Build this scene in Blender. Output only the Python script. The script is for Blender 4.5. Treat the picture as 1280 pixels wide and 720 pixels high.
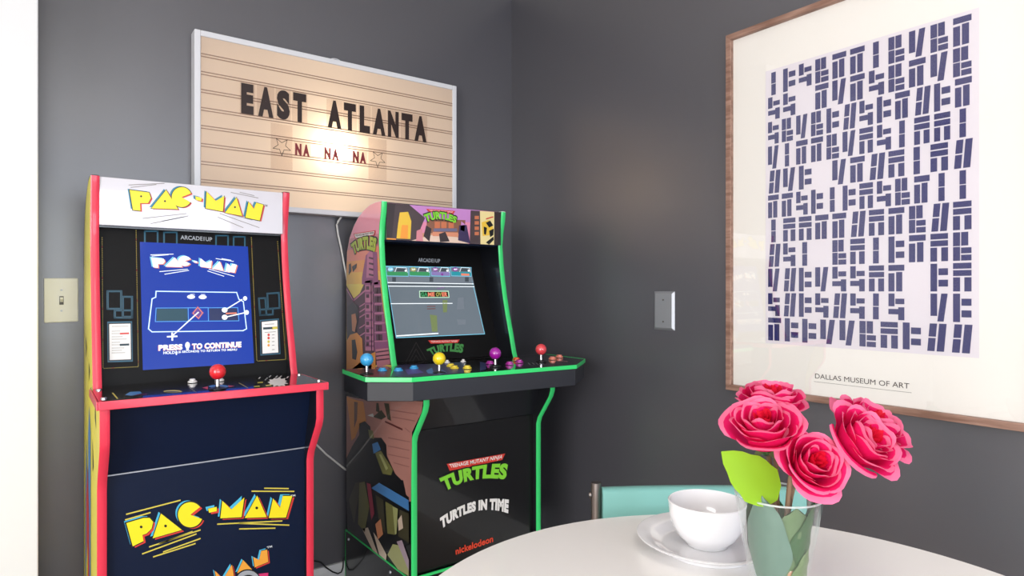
import bpy, bmesh, math, random
from mathutils import Vector, Matrix
PI = math.pi
for o in list(bpy.data.objects): bpy.data.objects.remove(o)
SC = bpy.context.scene
COL = SC.collection

# ------------------------------------------------------------------ camera, world, light, exposure
XW, YW, ZC = 1.63, 2.214, 2.39          # right wall, back wall, ceiling
cd = bpy.data.cameras.new('camera'); cd.sensor_width = 36.0; cd.lens = 807.0/1280*36; cd.shift_y = 4/1280; cd.clip_start = .02
cam = bpy.data.objects.new('camera', cd); COL.objects.link(cam)
cam.location = (0, 0, 1.15); cam.rotation_euler = (PI/2, 0, -math.radians(36.4)); SC.camera = cam
SC.view_settings.view_transform = 'Standard'; SC.view_settings.look = 'None'
SC.view_settings.gamma = 1; SC.view_settings.use_curve_mapping = False
SC.view_settings.exposure = 0.0
SC.cycles.max_bounces = 10; SC.cycles.transparent_max_bounces = 24; SC.cycles.sample_clamp_indirect = 4
SC.cycles.use_denoising = True
W = bpy.data.worlds.new('sky'); SC.world = W; W.use_nodes = True
W.node_tree.nodes['Background'].inputs[0].default_value = (.75, .87, 1, 1)
W.node_tree.nodes['Background'].inputs[1].default_value = 1.0
def area(name, loc, rot, sx, sy, power, col):
    l = bpy.data.lights.new(name, 'AREA'); l.shape = 'RECTANGLE'; l.size = sx; l.size_y = sy; l.energy = power; l.color = col
    o = bpy.data.objects.new(name, l); COL.objects.link(o); o.location = loc; o.rotation_euler = rot; return o
# daylight entering by the two windows behind the camera and the wide one on the left
area('daylight_rear', (-.75, -3.14, 1.35), (PI/2, 0, 0), 1.25, 1.45, 41, (.80, .88, 1))
area('daylight_rear', (.95, -3.14, 1.35), (PI/2, 0, 0), 1.25, 1.45, 41, (.80, .88, 1))
area('daylight_left', (-2.14, -.75, 1.25), (PI/2, 0, -PI/2), 2.0, 1.75, 92, (1, .98, .95))
area('ceiling_glow', (.1, -.35, 2.335), (0, 0, 0), .85, .85, 9, (1, .93, .84))

# ------------------------------------------------------------------ materials
def lin(h):
    c = [int(h[i:i+2], 16)/255 for i in (0, 2, 4)]
    return tuple(x/12.92 if x <= .04045 else ((x+.055)/1.055)**2.4 for x in c)
MATS = {}
SPEC = {  # name: (srgb hex, roughness, metallic, coat, emission)
 'logo_yellow':('f4e11c',.35,0,0,0),'logo_cyan':('49b6dc',.35,0,0,0),'logo_red':('d4392f',.35,0,0,0),'logo_teal':('2a7f9a',.35,0,0,0),
 'logo_gold':('d3c24a',.35,0,0,0),'logo_orange':('eda23a',.35,0,0,0),'logo_white':('e8eef2',.35,0,0,0),'black_print':('0c0d10',.35,0,0,0),
 'magenta_print':('cf2f6e',.35,0,0,0),'silver_print':('9fa4aa',.35,0,0,0),'line_grey':('8b8480',.4,0,0,0),'teal_print':('1d566e',.35,0,0,0),
 'teal_dark':('17333e',.35,0,0,0),'card_white':('efece8',.4,0,0,0),'dot_gold':('c9b24e',.35,0,0,0),'blue_print':('4a86c4',.35,0,0,0),
 'sky_pink':('e58fae',.35,0,0,0),'sky_lilac':('c789c9',.35,0,0,0),'wall_umber':('4a3c3f',.35,0,0,0),'umber_dark':('35292c',.35,0,0,0),
 'awning_yellow':('efc442',.35,0,0,0),'awning_orange':('f7a040',.35,0,0,0),'street_peach':('d99a78',.35,0,0,0),'street_pale':('e8cbb8',.35,0,0,0),
 'shop_brown':('8a5a44',.35,0,0,0),'shop_orange':('c9744f',.35,0,0,0),'shop_slate':('6d6a88',.35,0,0,0),'shop_peach':('dc9070',.35,0,0,0),
 'pink_print':('d98a94',.35,0,0,0),'purple_dark':('3b2f56',.35,0,0,0),'cream_print':('f0dd9d',.35,0,0,0),'logo_green':('86d83a',.35,0,0,0),
 'logo_green_dark':('3f8a44',.35,0,0,0),'logo_lime':('b6c83c',.35,0,0,0),'logo_nick':('e2472c',.35,0,0,0),'triangle_print':('17100f',.4,0,0,0),
 'plum_dark':('55303f',.35,0,0,0),'plum_mid':('9a5580',.35,0,0,0),'plum_light':('c97c9c',.35,0,0,0),'rose_brick':('d08290',.35,0,0,0),
 'peach_print':('d88d62',.35,0,0,0),'brick_field':('bd8478',.35,0,0,0),'brick_line':('a06a62',.35,0,0,0),'olive_dark':('45412c',.35,0,0,0),
 'olive_print':('77753f',.35,0,0,0),'olive_light':('aaac70',.35,0,0,0),'rust_print':('6e3330',.35,0,0,0),'crimson_print':('a02c46',.35,0,0,0),
 'bone_print':('dcc6b0',.35,0,0,0),'lilac_print':('b09aa8',.35,0,0,0),'indigo_print':('2d2b63',.35,0,0,0),'violet_print':('5b49a0',.35,0,0,0),
 'sunset_rose':('f4a0b4',.35,0,0,0),'sunset_coral':('f59680',.35,0,0,0),'sunset_orange':('f9a860',.35,0,0,0),'sunset_amber':('fac45c',.35,0,0,0),'sunset_yellow':('f8da62',.35,0,0,0),
 'screen_blue':('1b3da6',.25,0,.15,1.0),'screen_grey':('737e88',.25,0,.15,.85),'screen_white':('f4fbff',.3,0,0,1.1),'screen_glow':('5cb0f4',.3,0,0,.9),
 'screen_cyan':('7fd2ef',.3,0,0,.9),'screen_coral':('f0876a',.3,0,0,.95),'screen_teal':('124a5c',.3,0,0,.8),'screen_navy':('14265e',.3,0,0,.8),
 'screen_purple':('6b3f97',.3,0,0,.9),'screen_steel':('7c8590',.3,0,0,.8),'screen_dim':('4c545c',.3,0,0,.8),'screen_green':('3f9a62',.3,0,0,.9),
 'screen_violet':('8e7fb8',.3,0,0,.9),'screen_violet2':('8a3f9a',.3,0,0,.9),'screen_teal2':('2f9aa8',.3,0,0,.9),'screen_olive':('a8a653',.3,0,0,.9),
 'screen_mint':('bfe8c8',.3,0,0,.9),'screen_black':('10140f',.3,0,0,.3),'screen_rust':('7d4a44',.3,0,0,.8),'screen_sage':('7f8f5c',.3,0,0,.8),
 'yellow_board':('f2e44c',.4,0,.25,0),'red_edge':('e5344e',.32,0,.4,0),'green_edge':('35d873',.32,0,.4,0),'black_board':('14161c',.32,0,.6,0),
 'navy_board':('0e1a33',.3,0,0,0),'black_gloss':('0b0c0f',.25,0,.45,0),'bezel_black':('0d0c0d',.5,0,0,0),'charcoal_band':('26272e',.45,0,0,0),'white_board':('d6d2d8',.22,0,.8,0),
 'deck_black':('19181b',.18,0,1,0),'chrome':('d4d4d6',.16,1,0,0),'steel':('b4b7be',.5,.75,0,0),'gunmetal':('8f8682',.36,1,0,0),
 'joy_red':('e21f2c',.2,0,1,0),'joy_blue':('3ba6e0',.2,0,1,0),'joy_yellow':('f2d413',.2,0,1,0),'joy_purple':('a3159d',.2,0,1,0),'joy_coral':('e2444d',.2,0,1,0),
 'button_blue':('3ba3dc',.3,0,.5,0),'button_yellow':('efd53a',.3,0,.5,0),'button_purple':('b5269f',.3,0,.5,0),'button_orange':('ea5a2a',.3,0,.5,0),'button_salmon':('ee8a72',.3,0,.5,0),'button_white':('ece8e4',.3,0,.5,0),
 'ceramic':('f1f0f2',.12,0,.6,0),'table_white':('efebe8',.28,0,.3,0),'teal_vinyl':('7ab5ae',.5,0,0,0),'cord_white':('eeebe6',.5,0,0,0),'cord_black':('141414',.5,0,0,0),
 'plate_white':('faf9f6',.35,0,0,0),'slot_dark':('5f5b58',.5,0,0,0),'navy_paint':('2b2b66',.4,0,0,0),'art_paper':('e4dde4',.7,0,0,0),'mat_board':('f0ece6',.8,0,0,0),
 'letter_black':('2a1712',.45,0,0,0),'letter_red':('7c1f2a',.45,0,0,0),'ceiling_paint':('f2f0ec',.8,0,0,0),'white_paint':('e4e4e4',.5,0,0,0),
 'stem_brown':('8a6f55',.6,0,0,0),'leaf_lime':('a2cf2e',.45,0,0,0),'leaf_dark':('2f5428',.4,0,0,0),'leaf_grey':('5a7048',.45,0,0,0),'leaf_frost':('5c7669',.4,0,0,0),'leaf_olive':('667a4c',.45,0,0,0),
 'pebble_clear':('cfd8da',.08,0,.5,0),'pebble_amber':('b98a6a',.1,0,.5,0),'pebble_teal':('3f6f86',.1,0,.5,0),'box_white':('dcdce0',.4,0,0,0),'rail_tan':('a0826e',.4,0,0,0),
}
def new_mat(n):
    m = bpy.data.materials.new(n); m.use_nodes = True; return m, m.node_tree, m.node_tree.nodes['Principled BSDF']
def M(n):
    if n in MATS: return MATS[n]
    gloss = n.startswith('gloss ')                     # the same print under a clear glossy laminate
    h, r, me, co, em = SPEC[n[6:] if gloss else n]
    m, nt, p = new_mat(n); c = lin(h)
    if em:
        p.inputs['Base Color'].default_value = (c[0]*.15, c[1]*.15, c[2]*.15, 1)
        p.inputs['Emission Color'].default_value = (*c, 1); p.inputs['Emission Strength'].default_value = em
    else:
        p.inputs['Base Color'].default_value = (*c, 1)
    p.inputs['Roughness'].default_value = r; p.inputs['Metallic'].default_value = me
    p.inputs['Coat Weight'].default_value = co; p.inputs['Coat Roughness'].default_value = .04
    if gloss: p.inputs['Coat Weight'].default_value = 1; p.inputs['Coat Roughness'].default_value = .02; p.inputs['Coat IOR'].default_value = 1.6
    if n in ('navy_board', 'bezel_black', 'screen_blue', 'screen_grey'): p.inputs['Specular IOR Level'].default_value = .18   # matt films
    MATS[n] = m; return m
def noise_bump(nt, p, scale, strength, dist=.002, detail=4):
    tc = nt.nodes.new('ShaderNodeTexCoord'); no = nt.nodes.new('ShaderNodeTexNoise'); bu = nt.nodes.new('ShaderNodeBump')
    no.inputs['Scale'].default_value = scale; no.inputs['Detail'].default_value = detail
    bu.inputs['Strength'].default_value = strength; bu.inputs['Distance'].default_value = dist
    nt.links.new(tc.outputs['Object'], no.inputs['Vector']); nt.links.new(no.outputs['Fac'], bu.inputs['Height']); nt.links.new(bu.outputs['Normal'], p.inputs['Normal'])
    return tc, no
def paint_wall(n, hexc, rough, spec):
    m, nt, p = new_mat(n); c = lin(hexc)
    tc, no = noise_bump(nt, p, 90, .12, .001)
    n2 = nt.nodes.new('ShaderNodeTexNoise'); n2.inputs['Scale'].default_value = 2.2; n2.inputs['Detail'].default_value = 6
    nt.links.new(tc.outputs['Object'], n2.inputs['Vector'])
    mx = nt.nodes.new('ShaderNodeMapRange'); mx.inputs['To Min'].default_value = rough-.09; mx.inputs['To Max'].default_value = rough+.10
    nt.links.new(n2.outputs['Fac'], mx.inputs['Value']); nt.links.new(mx.outputs['Result'], p.inputs['Roughness'])
    p.inputs['Base Color'].default_value = (*c, 1); p.inputs['IOR'].default_value = 1.62; p.inputs['Specular IOR Level'].default_value = spec
    MATS[n] = m; return m
paint_wall('charcoal_wall', '504f55', .33, 1.0)
def wood(n, a, b, scale=14):
    m, nt, p = new_mat(n)
    tc = nt.nodes.new('ShaderNodeTexCoord'); mp = nt.nodes.new('ShaderNodeMapping'); mp.inputs['Scale'].default_value = (1, .12, 1)
    no = nt.nodes.new('ShaderNodeTexNoise'); no.inputs['Scale'].default_value = scale*6; no.inputs['Detail'].default_value = 8
    rp = nt.nodes.new('ShaderNodeValToRGB'); rp.color_ramp.elements[0].color = (*lin(a), 1); rp.color_ramp.elements[1].color = (*lin(b), 1)
    rp.color_ramp.elements[0].position = .35; rp.color_ramp.elements[1].position = .65
    nt.links.new(tc.outputs['Object'], mp.inputs['Vector']); nt.links.new(mp.outputs['Vector'], no.inputs['Vector'])
    nt.links.new(no.outputs['Fac'], rp.inputs['Fac']); nt.links.new(rp.outputs['Color'], p.inputs['Base Color']); p.inputs['Roughness'].default_value = .5
    MATS[n] = m
wood('walnut', '7d5b4c', 'a58272'); wood('floor_wood', '8a7866', 'a39080', 3)
def clear(n, tint, ior, rough=.02, extra=0.0):
    # thin clear sheet: passes light straight through, reflects by Fresnel
    m, nt, p = new_mat(n); nt.nodes.remove(p)
    out = nt.nodes['Material Output']; tr = nt.nodes.new('ShaderNodeBsdfTransparent'); gl = nt.nodes.new('ShaderNodeBsdfGlossy'); fr = nt.nodes.new('ShaderNodeFresnel'); mx = nt.nodes.new('ShaderNodeMixShader')
    ge = nt.nodes.new('ShaderNodeNewGeometry'); mi = nt.nodes.new('ShaderNodeMapRange'); mi.inputs['To Min'].default_value = ior; mi.inputs['To Max'].default_value = 1/ior
    nt.links.new(ge.outputs['Backfacing'], mi.inputs['Value']); nt.links.new(mi.outputs['Result'], fr.inputs['IOR'])   # same reflection on either face of the sheet
    tr.inputs[0].default_value = (*tint, 1); gl.inputs['Roughness'].default_value = rough; gl.inputs[0].default_value = (1, 1, 1, 1)
    nt.links.new(fr.outputs[0], mx.inputs[0]); nt.links.new(tr.outputs[0], mx.inputs[1]); nt.links.new(gl.outputs[0], mx.inputs[2])
    last = mx
    if extra:
        df = nt.nodes.new('ShaderNodeBsdfDiffuse'); df.inputs[0].default_value = (.85, .9, .88, 1); m2 = nt.nodes.new('ShaderNodeMixShader'); m2.inputs[0].default_value = extra
        nt.links.new(mx.outputs[0], m2.inputs[1]); nt.links.new(df.outputs[0], m2.inputs[2]); last = m2
    nt.links.new(last.outputs[0], out.inputs['Surface']); MATS[n] = m
clear('window_glass', (1, 1, 1), 1.45); clear('picture_glass', (1, 1, 1), 1.5); clear('vase_glass', (.985, .997, .99), 1.3, .02, .015); clear('rim_glass', (.97, .99, .98), 1.5, .03, .3); clear('clear_acrylic', (.95, .93, .92), 1.3, .1)
def translucent(n, refl, trans, mixf, rough=.5, ior=1.3):
    m, nt, p = new_mat(n); nt.nodes.remove(p); out = nt.nodes['Material Output']
    df = nt.nodes.new('ShaderNodeBsdfDiffuse'); tl = nt.nodes.new('ShaderNodeBsdfTranslucent'); gl = nt.nodes.new('ShaderNodeBsdfGlossy'); a = nt.nodes.new('ShaderNodeMixShader'); b = nt.nodes.new('ShaderNodeMixShader'); fr = nt.nodes.new('ShaderNodeFresnel')
    df.inputs[0].default_value = (*refl, 1); tl.inputs[0].default_value = (*trans, 1); a.inputs[0].default_value = mixf; gl.inputs['Roughness'].default_value = rough; b.inputs[0].default_value = .02
    nt.links.new(df.outputs[0], a.inputs[1]); nt.links.new(tl.outputs[0], a.inputs[2]); if_gloss = ior > 1.2
    if if_gloss: fr.inputs['IOR'].default_value = ior; nt.links.new(fr.outputs[0], b.inputs[0])
    nt.links.new(a.outputs[0], b.inputs[1]); nt.links.new(gl.outputs[0], b.inputs[2]); nt.links.new(b.outputs[0], out.inputs['Surface'])
    MATS[n] = m
translucent('light_panel', lin('e6cdbb'), (.98, .86, .72), .55)
translucent('petal_pink', lin('e61468'), lin('f42a78'), .30, .6, 1.08); translucent('petal_edge', lin('f47aa2'), lin('f47aa2'), .30, .6, 1.08); translucent('petal_red', lin('d80c34'), lin('e8183f'), .3, .6, 1.08)
translucent('leaf_bright', lin('9fcb2b'), lin('b4e02e'), .4, .5)

# ------------------------------------------------------------------ mesh helpers
def wloc(o):
    v = Vector((0, 0, 0))
    while o: v += o.location; o = o.parent
    return v
class MB:
    def __init__(s): s.v = []; s.f = []; s.m = []; s.names = []
    def mi(s, n):
        if n not in s.names: s.names.append(n)
        return s.names.index(n)
    def poly(s, pts, mat):
        b = len(s.v); s.v += [tuple(p) for p in pts]; s.f.append(tuple(range(b, b+len(pts)))); s.m.append(s.mi(mat))
    def raw(s, vs, fs, mat):
        b = len(s.v); s.v += [tuple(p) for p in vs]; k = s.mi(mat)
        for f in fs: s.f.append(tuple(b+i for i in f)); s.m.append(k)
    def box(s, x0, x1, y0, y1, z0, z1, mat):
        vs = [(x, y, z) for z in (z0, z1) for y in (y0, y1) for x in (x0, x1)]
        s.raw(vs, [(0, 2, 3, 1), (4, 5, 7, 6), (0, 1, 5, 4), (2, 6, 7, 3), (0, 4, 6, 2), (1, 3, 7, 5)], mat)
    def prism(s, pts, fn, a, b, mat):          # fn(u, v, w) -> 3D ; polygon extruded from w=a to w=b
        n = len(pts); vs = [fn(u, v, a) for u, v in pts]+[fn(u, v, b) for u, v in pts]
        s.raw(vs, [tuple(range(n))[::-1], tuple(range(n, 2*n))]+[(i, (i+1) % n, n+(i+1) % n, n+i) for i in range(n)], mat)
    def tube(s, pts, r, mat, n=10, caps=True):
        pts = [Vector(p) for p in pts]; rings = []; up = Vector((0, 0, 1))
        for i, p in enumerate(pts):
            d = (pts[min(i+1, len(pts)-1)]-pts[max(i-1, 0)]).normalized()
            a = d.cross(up if abs(d.z) < .95 else Vector((1, 0, 0))).normalized(); c = d.cross(a)
            rr = r[i] if isinstance(r, (list, tuple)) else r
            rings.append([p+(a*math.cos(2*PI*k/n)+c*math.sin(2*PI*k/n))*rr for k in range(n)])
        vs = [q for g in rings for q in g]
        fs = [(i*n+k, i*n+(k+1) % n, (i+1)*n+(k+1) % n, (i+1)*n+k) for i in range(len(pts)-1) for k in range(n)]
        if caps: fs += [tuple(range(n))[::-1], tuple((len(pts)-1)*n+k for k in range(n))]
        s.raw(vs, fs, mat)
    def lathe(s, prof, c, mat, n=40, closed=False):
        vs = [(c[0]+r*math.cos(2*PI*k/n), c[1]+r*math.sin(2*PI*k/n), c[2]+z) for r, z in prof for k in range(n)]
        m = len(prof); fs = [(i*n+k, i*n+(k+1) % n, ((i+1) % m)*n+(k+1) % n, ((i+1) % m)*n+k) for i in range(m if closed else m-1) for k in range(n)]
        if not closed:
            if prof[0][0] > 1e-6: fs.append(tuple(range(n))[::-1])
            if prof[-1][0] > 1e-6: fs.append(tuple((m-1)*n+k for k in range(n)))
        s.raw(vs, fs, mat)
    def ball(s, c, r, mat, n=20, sz=1):
        s.lathe([(max(r*math.sin(PI*i/n), 1e-4), -r*sz*math.cos(PI*i/n)) for i in range(n+1)], c, mat, n)
    def build(s, name, parent=None, smooth=None, bevel=0, local=False, weld=False):
        off = Vector((0, 0, 0)) if (local or not parent) else wloc(parent)
        me = bpy.data.meshes.new(name); me.from_pydata([tuple(Vector(p)-off) for p in s.v], [], s.f)
        for n in s.names: me.materials.append(M(n))
        me.polygons.foreach_set('material_index', s.m); me.update()
        bm = bmesh.new(); bm.from_mesh(me)
        if weld: bmesh.ops.remove_doubles(bm, verts=bm.verts, dist=1e-5)
        if weld: bmesh.ops.recalc_face_normals(bm, faces=bm.faces)
        bm.to_mesh(me); bm.free()
        if smooth: me.shade_smooth(); me.set_sharp_from_angle(angle=math.radians(smooth))
        o = bpy.data.objects.new(name, me); COL.objects.link(o)
        if parent: o.parent = parent
        if bevel:
            md = o.modifiers.new('bevel', 'BEVEL'); md.width = bevel; md.segments = 2; md.limit_method = 'ANGLE'; md.angle_limit = .6
        return o
def tag(o, label, cat, group=None):
    o['label'] = label; o['category'] = cat
    if group: o['group'] = group
    return o
def thing(name, loc, label, cat, group=None, rz=0):
    o = bpy.data.objects.new(name, None); o.empty_display_size = .05; COL.objects.link(o); o.location = loc; o.rotation_euler = (0, 0, rz)
    return tag(o, label, cat, group)
def struct(o): o['kind'] = 'structure'; return o
def top(mb, name, label, cat, group=None, **k):      # a thing that is a single mesh, origin at its own base
    xs = [p[0] for p in mb.v]; ys = [p[1] for p in mb.v]; zs = [p[2] for p in mb.v]
    c = Vector(((min(xs)+max(xs))/2, (min(ys)+max(ys))/2, min(zs)))
    mb.v = [tuple(Vector(p)-c) for p in mb.v]; o = mb.build(name, None, **k); o.location = c
    return tag(o, label, cat, group)
_tc = {}
def glyphs(txt, bold):                               # text as triangles inside the unit square
    k = (txt, bold)
    if k not in _tc:
        c = bpy.data.curves.new('t', 'FONT'); c.body = txt; c.offset = bold; c.resolution_u = 4; c.space_character = 1.0+bold*1.2
        o = bpy.data.objects.new('t', c); COL.objects.link(o); bpy.context.view_layer.update()
        ev = o.evaluated_get(bpy.context.evaluated_depsgraph_get()); me = ev.to_mesh()
        vs = [(v.co.x, v.co.y) for v in me.vertices]; fs = [tuple(p.vertices) for p in me.polygons]; ev.to_mesh_clear()
        bpy.data.objects.remove(o); bpy.data.curves.remove(c)
        x0 = min(v[0] for v in vs); x1 = max(v[0] for v in vs); y0 = min(v[1] for v in vs); y1 = max(v[1] for v in vs)
        _tc[k] = ([((x-x0)/(x1-x0), (y-y0)/(y1-y0)) for x, y in vs], fs)
    return _tc[k]
def lag(p, t): return [p[0][i]*(2*t-1)*(t-1)+p[1][i]*4*t*(1-t)+p[2][i]*t*(2*t-1) for i in (0, 1)]
LAYER = .00035
def art(mb, items, plane, pre=''):                           # flat print: polygons and lettering laid on plane(u, v, height)
    for it in items:
        if isinstance(it[2], str):
            m, l, s, T, B, bold = it; vs, fs = glyphs(s, bold); out = []
            for u, v in vs:
                a = lag(B, u); b = lag(T, u); out.append(plane((a[0]+(b[0]-a[0])*v)/1e4, (a[1]+(b[1]-a[1])*v)/1e4, LAYER*(l+1)))
            mb.raw(out, fs, pre+m)
        else:
            m, l, pts = it; mb.poly([plane(a/1e4, b/1e4, LAYER*(l+1)) for a, b in pts], pre+m)
XZ = lambda Y: (lambda a, b, h: (a, Y-h, b))
SL = lambda Y0, z0, k: (lambda a, b, h: (a, Y0+k*(b-z0)-h, b))
YZX = lambda X: (lambda a, b, h: (X-h, a, b))
XYZ = lambda Z: (lambda a, b, h: (a, b, Z+h))
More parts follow.
